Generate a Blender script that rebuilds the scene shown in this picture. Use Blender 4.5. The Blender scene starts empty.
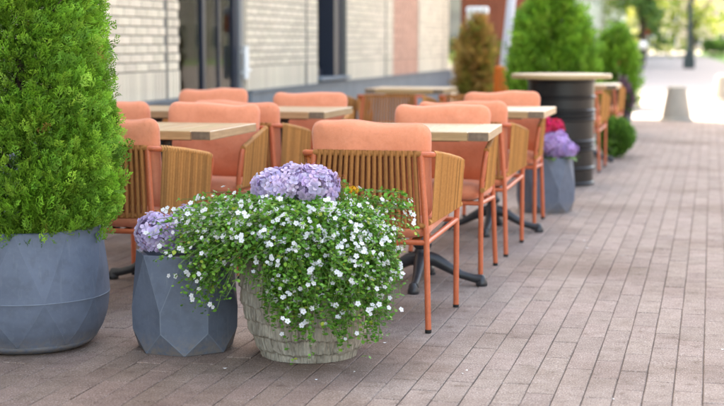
import bpy, math, random
import numpy as np
from mathutils import Vector, Matrix, noise

random.seed(7)
rng = np.random.default_rng(7)
sc = bpy.context.scene
col = sc.collection
PI = math.pi

# ------------------------------------------------------------------ camera, sky, sun, exposure
cam = bpy.data.cameras.new('camera')
cam_o = bpy.data.objects.new('camera', cam)
col.objects.link(cam_o)
cam_o.location = (0, 0, 1.17)
cam_o.rotation_euler = (math.radians(90 - 6.336), 0, math.radians(13.49))
cam.sensor_width = 36.0
cam.lens = 72.1
cam.clip_start = 0.05
cam.clip_end = 3000
cam.dof.use_dof = True
cam.dof.focus_distance = 5.45
cam.dof.aperture_fstop = 2.5
sc.camera = cam_o

SUN_EL = math.radians(50)
sun_dir = Vector((-0.77 * math.cos(SUN_EL), 0.638 * math.cos(SUN_EL), math.sin(SUN_EL)))
w = bpy.data.worlds.new('World')
sc.world = w
w.use_nodes = True
nt = w.node_tree
bg = nt.nodes['Background']
sky = nt.nodes.new('ShaderNodeTexSky')
sky.sky_type = 'NISHITA'
sky.sun_disc = False
sky.sun_elevation = SUN_EL
sky.sun_rotation = math.atan2(sun_dir.x, sun_dir.y)
sky.air_density = 1.0
sky.dust_density = 3.0
sky.ozone_density = 1.0
nt.links.new(sky.outputs[0], bg.inputs[0])
bg.inputs[1].default_value = 0.15

sl = bpy.data.lights.new('sun', 'SUN')
sl.energy = 4.0
sl.angle = math.radians(0.5)
sl.color = (1.0, 0.95, 0.87)
so = bpy.data.objects.new('sun', sl)
col.objects.link(so)
so.location = (-20, 16, 30)
so.rotation_euler = sun_dir.to_track_quat('Z', 'Y').to_euler()

sc.view_settings.view_transform = 'Standard'
sc.view_settings.look = 'None'
sc.view_settings.gamma = 1
sc.view_settings.use_curve_mapping = False
sc.view_settings.exposure = 3.08
try:
    sc.view_settings.use_white_balance = True
    sc.view_settings.white_balance_temperature = 8500
    sc.view_settings.white_balance_tint = 8
except Exception:
    pass
sc.cycles.max_bounces = 8
sc.cycles.transparent_max_bounces = 8
sc.cycles.use_denoising = True

# ------------------------------------------------------------------ materials
def rgb(c):
    return (c[0], c[1], c[2], 1)

def mat(name, c1, c2=None, scale=8.0, rough=0.6, bump=None, rand=0.0, hue=0.0, spec=0.4, stretch=(1, 1, 1),
        fine=None, coords='Object', metal=0.0, attr=None, trans=0.0, sheen=0.0, detail=4.0, stain=None, dark_patch=False, dirt=None):
    """c1..c2 blended by noise; fine=(scale, colour, amount) adds speckle; rand varies value per object / island"""
    m = bpy.data.materials.new(name)
    m.use_nodes = True
    t = m.node_tree
    N, L = t.nodes, t.links
    b = N['Principled BSDF']
    tc = N.new('ShaderNodeTexCoord')
    mp = N.new('ShaderNodeMapping')
    mp.inputs['Scale'].default_value = stretch
    if coords == 'World':
        g = N.new('ShaderNodeNewGeometry')
        L.new(g.outputs['Position'], mp.inputs['Vector'])
    else:
        L.new(tc.outputs[coords], mp.inputs['Vector'])
    vec = mp.outputs[0]
    def noi(s, d=4.0, r=0.55):
        n = N.new('ShaderNodeTexNoise')
        n.inputs['Scale'].default_value = s
        n.inputs['Detail'].default_value = d
        n.inputs['Roughness'].default_value = r
        L.new(vec, n.inputs['Vector'])
        return n.outputs['Fac']
    def ramp(x, a, bb):
        r = N.new('ShaderNodeMapRange')
        r.inputs['From Min'].default_value = a
        r.inputs['From Max'].default_value = bb
        L.new(x, r.inputs['Value'])
        return r.outputs[0]
    def mix(fac, a, bb, mode='MIX'):
        x = N.new('ShaderNodeMix')
        x.data_type = 'RGBA'
        x.blend_type = mode
        for sock, v in ((x.inputs['Factor'], fac), (x.inputs['A'], a), (x.inputs['B'], bb)):
            pass
        ins = [i for i in x.inputs if i.enabled]
        for i, v in zip(ins, (fac, a, bb)):
            if isinstance(v, (int, float)):
                i.default_value = v
            elif isinstance(v, tuple):
                i.default_value = v
            else:
                L.new(v, i)
        return [o for o in x.outputs if o.enabled][0]
    if attr:
        at = N.new('ShaderNodeAttribute')
        at.attribute_name = attr
        c = at.outputs['Color']
    elif c2 is not None:
        c = mix(ramp(noi(scale, detail), 0.32, 0.68), rgb(c1), rgb(c2))
    else:
        c = mix(0.0, rgb(c1), rgb(c1))
    if fine:
        for fs, fc, fa in fine:
            k = ramp(noi(fs, 2.0, 0.6), 0.52, 0.66)
            mm = N.new('ShaderNodeMath'); mm.operation = 'MULTIPLY'
            L.new(k, mm.inputs[0]); mm.inputs[1].default_value = fa
            c = mix(mm.outputs[0], c, rgb(fc))
    if stain:
        g2 = N.new('ShaderNodeNewGeometry')
        for ss, lo, hi, sc_, sa in stain:
            n = N.new('ShaderNodeTexNoise')
            n.inputs['Scale'].default_value = ss
            n.inputs['Detail'].default_value = 5
            L.new(g2.outputs['Position'], n.inputs['Vector'])
            k = ramp(n.outputs['Fac'], lo, hi)
            mm = N.new('ShaderNodeMath'); mm.operation = 'MULTIPLY'
            L.new(k, mm.inputs[0]); mm.inputs[1].default_value = sa
            c = mix(mm.outputs[0], c, rgb(sc_), 'MULTIPLY')
    if dirt:
        zc_, dcol = dirt
        sx = N.new('ShaderNodeSeparateXYZ'); L.new(tc.outputs['Object'], sx.inputs[0])
        hz = ramp(sx.outputs['Z'], zc_, 0.0)
        dn = noi(38, 5.0, 0.7)
        ml = N.new('ShaderNodeMath'); ml.operation = 'MULTIPLY'; L.new(hz, ml.inputs[0]); L.new(ramp(dn, 0.38, 0.62), ml.inputs[1])
        c = mix(ml.outputs[0], c, rgb(dcol))
        # vertical water marks and pale scuffs
        mp2 = N.new('ShaderNodeMapping'); mp2.inputs['Scale'].default_value = (1, 1, 0.08); L.new(tc.outputs['Object'], mp2.inputs['Vector'])
        wn_ = N.new('ShaderNodeTexNoise'); wn_.inputs['Scale'].default_value = 55; wn_.inputs['Detail'].default_value = 3; L.new(mp2.outputs[0], wn_.inputs['Vector'])
        m3 = N.new('ShaderNodeMath'); m3.operation = 'MULTIPLY'; L.new(ramp(wn_.outputs['Fac'], 0.60, 0.75), m3.inputs[0]); m3.inputs[1].default_value = 0.35
        c = mix(m3.outputs[0], c, (0.21, 0.235, 0.265, 1))
    if dark_patch:
        # multiplies the stones round the planters darker, with a ragged edge
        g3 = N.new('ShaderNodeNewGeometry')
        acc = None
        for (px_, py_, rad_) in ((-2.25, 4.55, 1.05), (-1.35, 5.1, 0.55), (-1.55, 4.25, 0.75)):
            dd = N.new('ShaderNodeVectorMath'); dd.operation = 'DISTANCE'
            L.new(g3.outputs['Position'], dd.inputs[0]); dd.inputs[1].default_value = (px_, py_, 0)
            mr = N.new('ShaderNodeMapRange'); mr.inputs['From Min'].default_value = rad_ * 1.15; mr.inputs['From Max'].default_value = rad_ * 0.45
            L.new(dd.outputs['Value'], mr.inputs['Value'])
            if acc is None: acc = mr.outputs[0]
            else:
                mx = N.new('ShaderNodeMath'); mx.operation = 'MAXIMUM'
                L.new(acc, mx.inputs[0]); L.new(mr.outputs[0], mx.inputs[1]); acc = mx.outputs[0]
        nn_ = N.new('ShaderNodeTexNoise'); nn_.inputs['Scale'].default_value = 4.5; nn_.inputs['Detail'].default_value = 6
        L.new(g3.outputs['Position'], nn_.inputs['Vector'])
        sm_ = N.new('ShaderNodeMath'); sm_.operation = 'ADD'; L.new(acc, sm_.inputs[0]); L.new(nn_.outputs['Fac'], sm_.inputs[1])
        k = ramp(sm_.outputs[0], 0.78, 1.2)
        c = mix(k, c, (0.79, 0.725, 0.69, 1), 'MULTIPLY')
    if rand or hue:
        oi = N.new('ShaderNodeObjectInfo')
        ge = N.new('ShaderNodeNewGeometry')
        ad = N.new('ShaderNodeMath'); ad.operation = 'ADD'
        L.new(oi.outputs['Random'], ad.inputs[0]); L.new(ge.outputs['Random Per Island'], ad.inputs[1])
        fr = N.new('ShaderNodeMath'); fr.operation = 'FRACT'
        L.new(ad.outputs[0], fr.inputs[0])
        hs = N.new('ShaderNodeHueSaturation')
        L.new(c, hs.inputs['Color'])
        v = N.new('ShaderNodeMapRange')
        v.inputs['To Min'].default_value = 1 - rand
        v.inputs['To Max'].default_value = 1 + rand
        L.new(fr.outputs[0], v.inputs['Value'])
        L.new(v.outputs[0], hs.inputs['Value'])
        if hue:
            m2 = N.new('ShaderNodeMath'); m2.operation = 'MULTIPLY'
            L.new(fr.outputs[0], m2.inputs[0]); m2.inputs[1].default_value = 7.31
            f2 = N.new('ShaderNodeMath'); f2.operation = 'FRACT'
            L.new(m2.outputs[0], f2.inputs[0])
            h = N.new('ShaderNodeMapRange')
            h.inputs['To Min'].default_value = 0.5 - hue
            h.inputs['To Max'].default_value = 0.5 + hue
            L.new(f2.outputs[0], h.inputs['Value'])
            L.new(h.outputs[0], hs.inputs['Hue'])
        c = hs.outputs[0]
    L.new(c, b.inputs['Base Color'])
    b.inputs['Roughness'].default_value = rough
    b.inputs['Specular IOR Level'].default_value = spec
    b.inputs['Metallic'].default_value = metal
    if sheen:
        b.inputs['Sheen Weight'].default_value = sheen
    if bump:
        bs = bump if isinstance(bump, list) else [bump]
        prev = None
        for (s, st, dist) in bs:
            bn = N.new('ShaderNodeBump')
            bn.inputs['Strength'].default_value = st
            bn.inputs['Distance'].default_value = dist
            L.new(noi(s, 3.0), bn.inputs['Height'])
            if prev:
                L.new(prev, bn.inputs['Normal'])
            prev = bn.outputs[0]
        L.new(prev, b.inputs['Normal'])
    if trans:
        tr = N.new('ShaderNodeBsdfTranslucent')
        L.new(c, tr.inputs['Color'])
        ms = N.new('ShaderNodeMixShader')
        ms.inputs[0].default_value = trans
        L.new(b.outputs[0], ms.inputs[1]); L.new(tr.outputs[0], ms.inputs[2])
        L.new(ms.outputs[0], N['Material Output'].inputs['Surface'])
    return m

def glass_mat(name, c, alpha=0.35, rough=0.03):
    m = bpy.data.materials.new(name)
    m.use_nodes = True
    t = m.node_tree
    N, L = t.nodes, t.links
    N.remove(N['Principled BSDF'])
    gl = N.new('ShaderNodeBsdfGlossy'); gl.inputs['Roughness'].default_value = rough
    gl.inputs['Color'].default_value = (0.9, 0.93, 0.95, 1)
    tp = N.new('ShaderNodeBsdfTransparent'); tp.inputs['Color'].default_value = rgb(c)
    fr = N.new('ShaderNodeFresnel'); fr.inputs['IOR'].default_value = 1.12
    ad = N.new('ShaderNodeMath'); ad.operation = 'ADD'; ad.inputs[1].default_value = alpha
    ad.use_clamp = True
    L.new(fr.outputs[0], ad.inputs[0])
    ms = N.new('ShaderNodeMixShader')
    L.new(ad.outputs[0], ms.inputs[0]); L.new(tp.outputs[0], ms.inputs[1]); L.new(gl.outputs[0], ms.inputs[2])
    L.new(ms.outputs[0], N['Material Output'].inputs['Surface'])
    return m

M = {}
_stains = [(14, 0.63, 0.72, (0.66, 0.6, 0.56), 0.6), (0.9, 0.50, 0.68, (0.62, 0.56, 0.52), 0.75), (2.7, 0.56, 0.72, (0.72, 0.67, 0.63), 0.55)]
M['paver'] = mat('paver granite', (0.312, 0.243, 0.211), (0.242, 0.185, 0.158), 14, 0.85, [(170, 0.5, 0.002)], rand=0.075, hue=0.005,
                 fine=[(150, (0.56, 0.50, 0.47), 0.55), (190, (0.075, 0.052, 0.045), 0.62)], coords='World', stain=_stains, spec=0.12, dark_patch=True)
M['sand'] = mat('joint sand', (0.18, 0.142, 0.12), (0.11, 0.086, 0.07), 20, 0.95, (200, 0.5, 0.002), coords='World')
M['ground'] = mat('ground paving', (0.26, 0.24, 0.24), (0.215, 0.198, 0.198), 0.6, 0.9, coords='World', fine=[(9, (0.2, 0.17, 0.16), 0.3)])
M['coral'] = mat('coral powder coat', (0.58, 0.135, 0.055), (0.52, 0.115, 0.045), 30, 0.42, (300, 0.06, 0.001), spec=0.45, fine=[(28, (0.40, 0.085, 0.035), 0.35), (140, (0.66, 0.24, 0.13), 0.25)])
M['rope'] = mat('tan rope', (0.40, 0.155, 0.042), (0.325, 0.12, 0.032), 90, 0.8, (420, 0.9, 0.003), rand=0.16)
M['rope_lit'] = mat('tan rope lit side', (0.50, 0.225, 0.065), (0.43, 0.185, 0.052), 90, 0.8, (420, 0.9, 0.003), rand=0.30)  # same rope, brightened: light on the side panels mixed into the colour
M['cushion'] = mat('coral fabric', (0.77, 0.275, 0.152), (0.71, 0.238, 0.125), 7, 0.9, [(520, 0.5, 0.0015), (11, 0.42, 0.016), (30, 0.2, 0.006)], rand=0.04, spec=0.15, sheen=0.25, fine=[(240, (0.80, 0.33, 0.22), 0.3), (60, (0.62, 0.19, 0.10), 0.25)])
M['piping'] = mat('coral piping', (0.80, 0.36, 0.25), None, rough=0.9, spec=0.15)
M['rubber'] = mat('black rubber', (0.012, 0.012, 0.012), None, rough=0.7)
M['iron'] = mat('black cast iron', (0.022, 0.024, 0.028), (0.035, 0.037, 0.042), 25, 0.38, (120, 0.25, 0.002), spec=0.5)
_w = dict(rough=0.42, rand=0.13, hue=0.01, spec=0.5)
M['wood'] = mat('weathered table wood', (0.48, 0.325, 0.17), (0.36, 0.235, 0.118), 7, bump=(60, 0.3, 0.002), stretch=(14, 1, 14), fine=[(30, (0.22, 0.15, 0.09), 0.35)], **_w)
M['wood_x'] = mat('weathered table wood cross', (0.46, 0.30, 0.15), (0.34, 0.215, 0.10), 7, bump=(60, 0.3, 0.002), stretch=(1, 14, 14), fine=[(30, (0.22, 0.15, 0.09), 0.35)], **_w)
M['endgrain'] = mat('table end grain', (0.20, 0.15, 0.10), (0.13, 0.095, 0.065), 40, 0.7, (150, 0.4, 0.002))
M['clay'] = mat('blue grey fibre clay', (0.122, 0.146, 0.196), (0.098, 0.118, 0.160), 6, 0.62, [(160, 0.12, 0.001)], fine=[(60, (0.16, 0.185, 0.22), 0.2), (24, (0.085, 0.10, 0.125), 0.35)], spec=0.35,
                stain=[(9, 0.58, 0.72, (0.8, 0.8, 0.8), 0.6)], dirt=(0.085, (0.20, 0.165, 0.14)))
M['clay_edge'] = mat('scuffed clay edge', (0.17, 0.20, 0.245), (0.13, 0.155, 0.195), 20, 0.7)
M['stone'] = mat('cast stone', (0.46, 0.42, 0.355), (0.27, 0.24, 0.198), 16, 0.92, [(60, 0.9, 0.010), (210, 0.5, 0.003)], stretch=(1, 1, 0.22),
                 fine=[(62, (0.13, 0.112, 0.085), 0.62), (120, (0.58, 0.54, 0.45), 0.4)])
M['soil'] = mat('dark potting soil', (0.035, 0.022, 0.015), (0.018, 0.011, 0.008), 60, 0.95, (120, 0.9, 0.01))
M['leaf'] = mat('leaf', (0, 0, 0), attr='tint', rough=0.5, trans=0.28, spec=0.35)
M['needle'] = mat('conifer spray', (0, 0, 0), attr='tint', rough=0.6, trans=0.22, spec=0.25)
M['petal'] = mat('petal', (0, 0, 0), attr='tint', rough=0.7, trans=0.3, spec=0.15)
M['bark'] = mat('bark', (0.10, 0.07, 0.045), (0.055, 0.038, 0.025), 14, 0.9, (50, 0.7, 0.01), stretch=(3, 3, 0.6))
M['brick'] = mat('cream brick', (0.70, 0.62, 0.49), (0.62, 0.545, 0.42), 9, 0.85, (140, 0.3, 0.002), rand=0.10, hue=0.006)
M['brick_pink'] = mat('salmon brick', (0.58, 0.34, 0.25), (0.50, 0.28, 0.20), 9, 0.85, (140, 0.3, 0.002), rand=0.09)
M['mortar'] = mat('grey mortar', (0.20, 0.19, 0.17), (0.15, 0.14, 0.125), 30, 0.95, (90, 0.4, 0.003))
M['plaster'] = mat('cream render', (0.60, 0.56, 0.49), (0.54, 0.50, 0.44), 2, 0.9, (60, 0.15, 0.003))
M['plinth'] = mat('blue grey stone plinth', (0.16, 0.19, 0.215), (0.125, 0.15, 0.172), 5, 0.6, fine=[(60, (0.21, 0.235, 0.26), 0.3)])
M['frame'] = mat('dark navy aluminium', (0.020, 0.026, 0.042), None, rough=0.4)
M['frame_grey'] = mat('grey aluminium', (0.20, 0.21, 0.215), None, rough=0.4)
M['steel'] = mat('brushed steel', (0.72, 0.70, 0.64), None, rough=0.3, metal=0.6)
M['room'] = mat('dim grey interior', (0.26, 0.25, 0.28), (0.20, 0.195, 0.22), 3, 0.9)
M['glass'] = glass_mat('window glass', (0.80, 0.82, 0.84), 0.0)
M['redbrown'] = mat('red brown cladding', (0.26, 0.072, 0.034), (0.21, 0.057, 0.027), 4, 0.5, rand=0.08)
M['white'] = mat('white paint', (0.80, 0.80, 0.80), None, rough=0.5)
M['lilac_white'] = mat('pale grey white paint', (0.72, 0.72, 0.80), None, rough=0.5)
M['orange'] = mat('orange plastic', (0.75, 0.17, 0.02), None, rough=0.5)
M['barrel'] = mat('black drum paint', (0.006, 0.0065, 0.008), (0.010, 0.0105, 0.012), 6, 0.36, (30, 0.08, 0.004), spec=0.35)
M['concrete'] = mat('bollard concrete', (0.36, 0.33, 0.28), (0.30, 0.27, 0.23), 5, 0.9, (60, 0.4, 0.004))
M['green_metal'] = mat('dark green lamp paint', (0.020, 0.042, 0.043), None, rough=0.45)
M['globe'] = mat('opal glass', (0.85, 0.85, 0.82), None, rough=0.3)
M['red'] = mat('sign red', (0.60, 0.05, 0.025), None, rough=0.5)
M['lawn'] = mat('lawn', (0.10, 0.22, 0.035), (0.07, 0.16, 0.025), 0.8, 0.9, coords='World')
M['facade'] = mat('pale facade', (0.56, 0.52, 0.44), (0.50, 0.46, 0.39), 0.5, 0.9)
M['facade2'] = mat('warm facade', (0.56, 0.47, 0.34), (0.50, 0.42, 0.31), 0.5, 0.9)
M['facade3'] = mat('grey facade', (0.20, 0.19, 0.20), (0.16, 0.155, 0.165), 0.5, 0.9)
M['winglass'] = mat('dark window glass', (0.03, 0.04, 0.05), None, rough=0.08, spec=0.6)
M['roof'] = mat('grey roof', (0.13, 0.13, 0.14), None, rough=0.8)
M['form'] = mat('pale teal form', (0.52, 0.66, 0.61), (0.46, 0.60, 0.55), 3, 0.35)
M['carpaint'] = mat('lavender grey car paint', (0.20, 0.20, 0.27), None, rough=0.25, spec=0.6)
M['tyre'] = mat('tyre rubber', (0.015, 0.015, 0.015), None, rough=0.8)

# ------------------------------------------------------------------ mesh helpers
class MB:
    def __init__(s):
        s.v = []; s.f = []; s.mi = []
    def add(s, v, f, mi=0):
        o = len(s.v)
        s.v += [tuple(p) for p in v]
        s.f += [tuple(i + o for i in q) for q in f]
        s.mi += [mi] * len(f)
        return s
    def box(s, x0, x1, y0, y1, z0, z1, ch=0.0, mi=0):
        if ch <= 0:
            v = [(x0, y0, z0), (x1, y0, z0), (x1, y1, z0), (x0, y1, z0), (x0, y0, z1), (x1, y0, z1), (x1, y1, z1), (x0, y1, z1)]
            f = [(0, 3, 2, 1), (4, 5, 6, 7), (0, 1, 5, 4), (1, 2, 6, 5), (2, 3, 7, 6), (3, 0, 4, 7)]
            return s.add(v, f, mi)
        v = []
        rings = [(z0, ch), (z0 + ch, 0), (z1 - ch, 0), (z1, ch)]
        for z, c in rings:
            a, b, d, e = x0 + c, x1 - c, y0 + c, y1 - c
            k = 0 if c else ch * 0.6
            v += [(a, d, z), (b, d, z), (b, e, z), (a, e, z)]
        f = [(0, 3, 2, 1), (12, 13, 14, 15)]
        for r in range(3):
            for i in range(4):
                j = (i + 1) % 4
                f.append((r * 4 + i, r * 4 + j, r * 4 + 4 + j, r * 4 + 4 + i))
        return s.add(v, f, mi)
    def tube(s, pts, r, n=10, closed=False, mi=0, caps=True):
        P = [Vector(p) for p in pts]
        R = r if isinstance(r, (list, tuple)) else [r] * len(P)
        m = len(P)
        T = []
        for i in range(m):
            a = P[(i - 1) % m] if (closed or i > 0) else P[i]
            b = P[(i + 1) % m] if (closed or i < m - 1) else P[i]
            T.append((b - a).normalized())
        up = Vector((0, 0, 1)) if abs(T[0].z) < 0.9 else Vector((1, 0, 0))
        u = T[0].cross(up).normalized()
        v, f = [], []
        for i in range(m):
            u = (u - T[i] * u.dot(T[i])).normalized()
            w_ = T[i].cross(u)
            for k in range(n):
                a = 2 * PI * k / n
                v.append(P[i] + (u * math.cos(a) + w_ * math.sin(a)) * R[i])
        for i in range(m if closed else m - 1):
            j = (i + 1) % m
            for k in range(n):
                l = (k + 1) % n
                f.append((i * n + k, i * n + l, j * n + l, j * n + k))
        if caps and not closed:
            f.append(tuple(range(n - 1, -1, -1)))
            f.append(tuple((m - 1) * n + k for k in range(n)))
        return s.add(v, f, mi)
    def lathe(s, prof, n=32, c=(0, 0), mi=0, cap0=True, cap1=True):
        v, f = [], []
        for r, z in prof:
            for k in range(n):
                a = 2 * PI * k / n
                v.append((c[0] + r * math.cos(a), c[1] + r * math.sin(a), z))
        for i in range(len(prof) - 1):
            for k in range(n):
                l = (k + 1) % n
                f.append((i * n + k, i * n + l, i * n + n + l, i * n + n + k))
        if cap0: f.append(tuple(range(n - 1, -1, -1)))
        if cap1: f.append(tuple((len(prof) - 1) * n + k for k in range(n)))
        return s.add(v, f, mi)
    def mesh(s, name, mats, smooth=False, sharp=None):
        me = bpy.data.meshes.new(name)
        me.from_pydata(s.v, [], s.f)
        for m in (mats if isinstance(mats, list) else [mats]):
            me.materials.append(m)
        if any(s.mi):
            me.polygons.foreach_set('material_index', s.mi)
        if smooth:
            me.polygons.foreach_set('use_smooth', [True] * len(s.f))
            if sharp is not None:
                me.set_sharp_from_angle(angle=math.radians(sharp))
        me.update()
        return me
    def build(s, name, mats, parent=None, smooth=False, sharp=None, loc=None):
        return link(name, s.mesh(name, mats, smooth, sharp), parent, loc)

def link(name, me, parent=None, loc=None, rot=None):
    o = bpy.data.objects.new(name, me)
    col.objects.link(o)
    if parent is not None:
        o.parent = parent
    if loc is not None:
        o.location = loc
    if rot is not None:
        o.rotation_euler = rot
    return o

def tag(o, label=None, cat=None, group=None, kind=None):
    if label: o['label'] = label
    if cat: o['category'] = cat
    if group: o['group'] = group
    if kind: o['kind'] = kind
    return o

def empty(name, loc=(0, 0, 0), rz=0.0, **kw):
    o = bpy.data.objects.new(name, None)
    col.objects.link(o)
    o.location = loc
    o.rotation_euler = (0, 0, rz)
    return tag(o, **kw)

def copy_tree(o, parent=None):
    c = o.copy()
    col.objects.link(c)
    c.parent = parent
    for ch in list(o.children):
        copy_tree(ch, c)
    return c

def bez(p0, p1, p2, p3, n):
    out = []
    for i in range(n + 1):
        t = i / n
        a, b, c, d = (1 - t) ** 3, 3 * t * (1 - t) ** 2, 3 * t * t * (1 - t), t ** 3
        out.append(tuple(a * p0[k] + b * p1[k] + c * p2[k] + d * p3[k] for k in range(3)))
    return out

def scatter_mesh(name, tv, tf, pos, rot, scl, tint, m):
    """many copies of one small template joined in one mesh; tint is a colour per copy, or per copy and vertex"""
    tv = np.asarray(tv, float); tf = np.asarray(tf, int)
    n, k = len(pos), len(tv)
    V = np.einsum('nij,kj->nki', rot, tv) * np.asarray(scl)[:, None, None] + np.asarray(pos)[:, None, :]
    Fq = (tf[None] + (np.arange(n) * k)[:, None, None]).reshape(-1)
    q = tf.shape[1]
    me = bpy.data.meshes.new(name)
    me.vertices.add(n * k); me.vertices.foreach_set('co', V.reshape(-1).astype(np.float32))
    nf = n * len(tf)
    me.loops.add(nf * q); me.loops.foreach_set('vertex_index', Fq.astype(np.int32))
    me.polygons.add(nf); me.polygons.foreach_set('loop_start', (np.arange(nf) * q).astype(np.int32))
    me.update(calc_edges=True)
    tint = np.asarray(tint, float)
    if tint.ndim == 2:
        tint = np.repeat(tint[:, None, :], k, 1)
    C = np.ones((n, k, 4), np.float32); C[:, :, :3] = tint
    a = me.attributes.new('tint', 'FLOAT_COLOR', 'POINT')
    a.data.foreach_set('color', C.reshape(-1))
    me.materials.append(m)
    return me

def frames(d, nrm, roll=None):
    """rotation matrices with local Y along d and local Z near nrm"""
    d = d / np.linalg.norm(d, axis=1, keepdims=True)
    x = np.cross(d, nrm); x /= np.linalg.norm(x, axis=1, keepdims=True) + 1e-9
    z = np.cross(x, d)
    return np.stack([x, d, z], axis=2)

def unit(n):
    v = rng.normal(size=(n, 3))
    return v / np.linalg.norm(v, axis=1, keepdims=True)

# ------------------------------------------------------------------ ground
g = MB()
g.add([(-700, -200, -0.03), (700, -200, -0.03), (700, 900, -0.03), (-700, 900, -0.03)], [(0, 1, 2, 3)])
tag(g.build('ground', M['ground']), kind='structure')
pv = MB()
pv.add([(-4.72, 2.8, -0.007), (4.0, 2.8, -0.007), (4.0, 22.6, -0.007), (-4.72, 22.6, -0.007)], [(0, 1, 2, 3)])
pavement = tag(pv.build('pavement', M['sand']), kind='structure')

PWID, PLEN, GAP = 0.0965, 0.288, 0.0027
def paver_geo(L, W, seed):
    r = random.Random(seed)
    x0, x1, y0, y1 = -W / 2, W / 2, -L / 2, L / 2
    j = lambda: r.uniform(-0.0011, 0.0011)
    c = 0.0028
    lo = [(x0, y0, -0.02), (x1, y0, -0.02), (x1, y1, -0.02), (x0, y1, -0.02)]
    mid = [(x0 + j(), y0 + j(), -c), (x1 + j(), y0 + j(), -c), (x1 + j(), y1 + j(), -c), (x0 + j(), y1 + j(), -c)]
    top = [(a[0] + (c if a[0] < 0 else -c), a[1] + (c if a[1] < 0 else -c), 0) for a in mid]
    f = [(8, 9, 10, 11)]
    for b in (0, 4):
        for i in range(4):
            f.append((b + i, b + (i + 1) % 4, b + 4 + (i + 1) % 4, b + 4 + i))
    return lo + mid + top, f
paver_meshes = []
for s in range(6):
    mb = MB(); mb.add(*paver_geo(PLEN - GAP, PWID - GAP, s))
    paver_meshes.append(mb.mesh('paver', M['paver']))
Rc = cam_o.rotation_euler.to_matrix()
def project(p):
    v = Rc.transposed() @ (Vector(p) - cam_o.location)
    if v.z > -0.01: return None
    return (362 + 1450 * v.x / -v.z, 203 - 1450 * v.y / -v.z, -v.z)
slots = []
rp = random.Random(3)
for i in range(-48, 41):
    off = (0.5 if i % 2 else 0.0) * PLEN + rp.uniform(-0.05, 0.05)
    for j in range(10, 78):
        slots.append(((i + 0.5) * PWID, j * PLEN + off))
seen = []
rest = []
for (x, y) in slots:
    q = project((x, y, 0))
    hid = False
    if q:
        # pavers wholly under the planters and the trailing plant are not in view
        hid = (q[1] < 352 and q[0] < 238) or (235 < q[0] < 385 and q[1] < 362)
    if q and -10 < q[0] < 734 and -5 < q[1] < 412 and not hid:
        seen.append((q[2], x, y))
    else:
        rest.append((x, y))
seen.sort()
for (d, x, y) in seen[300:]:
    rest.append((x, y))
for (d, x, y) in seen[:300]:
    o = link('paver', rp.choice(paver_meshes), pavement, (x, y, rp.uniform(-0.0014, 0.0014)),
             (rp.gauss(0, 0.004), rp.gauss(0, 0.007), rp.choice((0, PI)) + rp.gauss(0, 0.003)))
mb = MB()
geo = [paver_geo(PLEN - GAP, PWID - GAP, s) for s in range(6)]
for (x, y) in rest:
    v, f = rp.choice(geo)
    dz, tx, ty = rp.uniform(-0.0014, 0.0014), rp.gauss(0, 0.004), rp.gauss(0, 0.007)
    mb.add([(a + x, b + y, c + dz + a * ty + b * tx) for a, b, c in v], f)
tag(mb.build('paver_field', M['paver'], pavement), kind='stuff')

# fallen petals on the paving
pt = MB()
for k in range(16):
    x, y = rp.uniform(-1.9, 0.4), rp.uniform(4.5, 9.0)
    if k < 5: x, y = rp.uniform(-1.7, -0.8), rp.uniform(4.75, 5.2)
    a = rp.uniform(0, 6.28); r0 = rp.uniform(0.005, 0.009)
    pt.add([(x + r0 * math.cos(a + q) * (1 if i_ % 2 else .6), y + r0 * math.sin(a + q), 0.004 + 0.002 * (i_ % 2)) for i_, q in enumerate((0, 1.3, 2.6, 3.9, 5.1))], [(0, 1, 2, 3, 4)])
tag(pt.build('fallen_petals', M['white']), 'few white fallen petals scattered on the pavers', 'petals', kind='stuff')

# ------------------------------------------------------------------ white brick building
WX = -4.6
bld = empty('brick_building', (WX, 0, 0), label='cream brick building with blue grey plinth and dark framed glazing along the terrace', cat='building')
OPEN = [(12.2, 14.12, 0.0, 2.75), (16.86, 18.3, 0.74, 2.75)]
BH = 13.0
Y0, Y1 = -8.0, 25.8
wl = MB()
ys = [Y0] + [a for o in OPEN for a in o[:2]] + [Y1]
# backing wall between and around openings (its face is the mortar plane)
for a, b in ((Y0, 12.2), (14.12, 16.86), (18.3, Y1)):
    wl.box(-0.5, 0, a, b, 0.0, 2.75)
wl.box(-0.5, 0, 16.86, 18.3, 0.0, 0.70)
wall = wl.build('wall', M['mortar'], bld)
up = MB()
up.box(-9.5, 0.02, Y0, Y1, 2.75, BH)
upper = up.build('upper_wall', M['plaster'], bld)
body = MB()
body.box(-9.5, -2.6, Y0, Y1, 0.0, 2.748)
body.box(-2.6, -0.5, Y0, 11.4, 0.0, 2.748)
body.box(-2.6, -0.5, 15.4, 16.4, 0.0, 2.748)
body.box(-2.6, -0.5, 18.9, Y1, 0.0, 2.748)
inner = body.build('interior_wall', M['room'], bld)
ib = MB()
for r_i in range(34):
    for c_i in range(-1, 17):
        y_a = 11.42 + 0.25 * c_i + 0.125 * (r_i % 2)
        ya, yb = max(y_a + 0.008, 11.42), min(y_a + 0.242, 15.38)
        if yb - ya > 0.03: ib.box(-1.25, -1.205, ya, yb, 0.03 + 0.08 * r_i, 0.10 + 0.08 * r_i)
ib.box(-1.4, -1.24, 11.4, 15.4, 0.02, 2.748)
tag(ib.build('interior_brickwork', M['room'], inner), kind='stuff')
fl = MB(); fl.box(-2.6, -0.02, 11.4, 15.4, -0.02, 0.02); fl.box(-2.6, -0.5, 16.4, 18.9, -0.02, 0.02)
fl.build('interior_floor', M['room'], bld)
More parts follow.
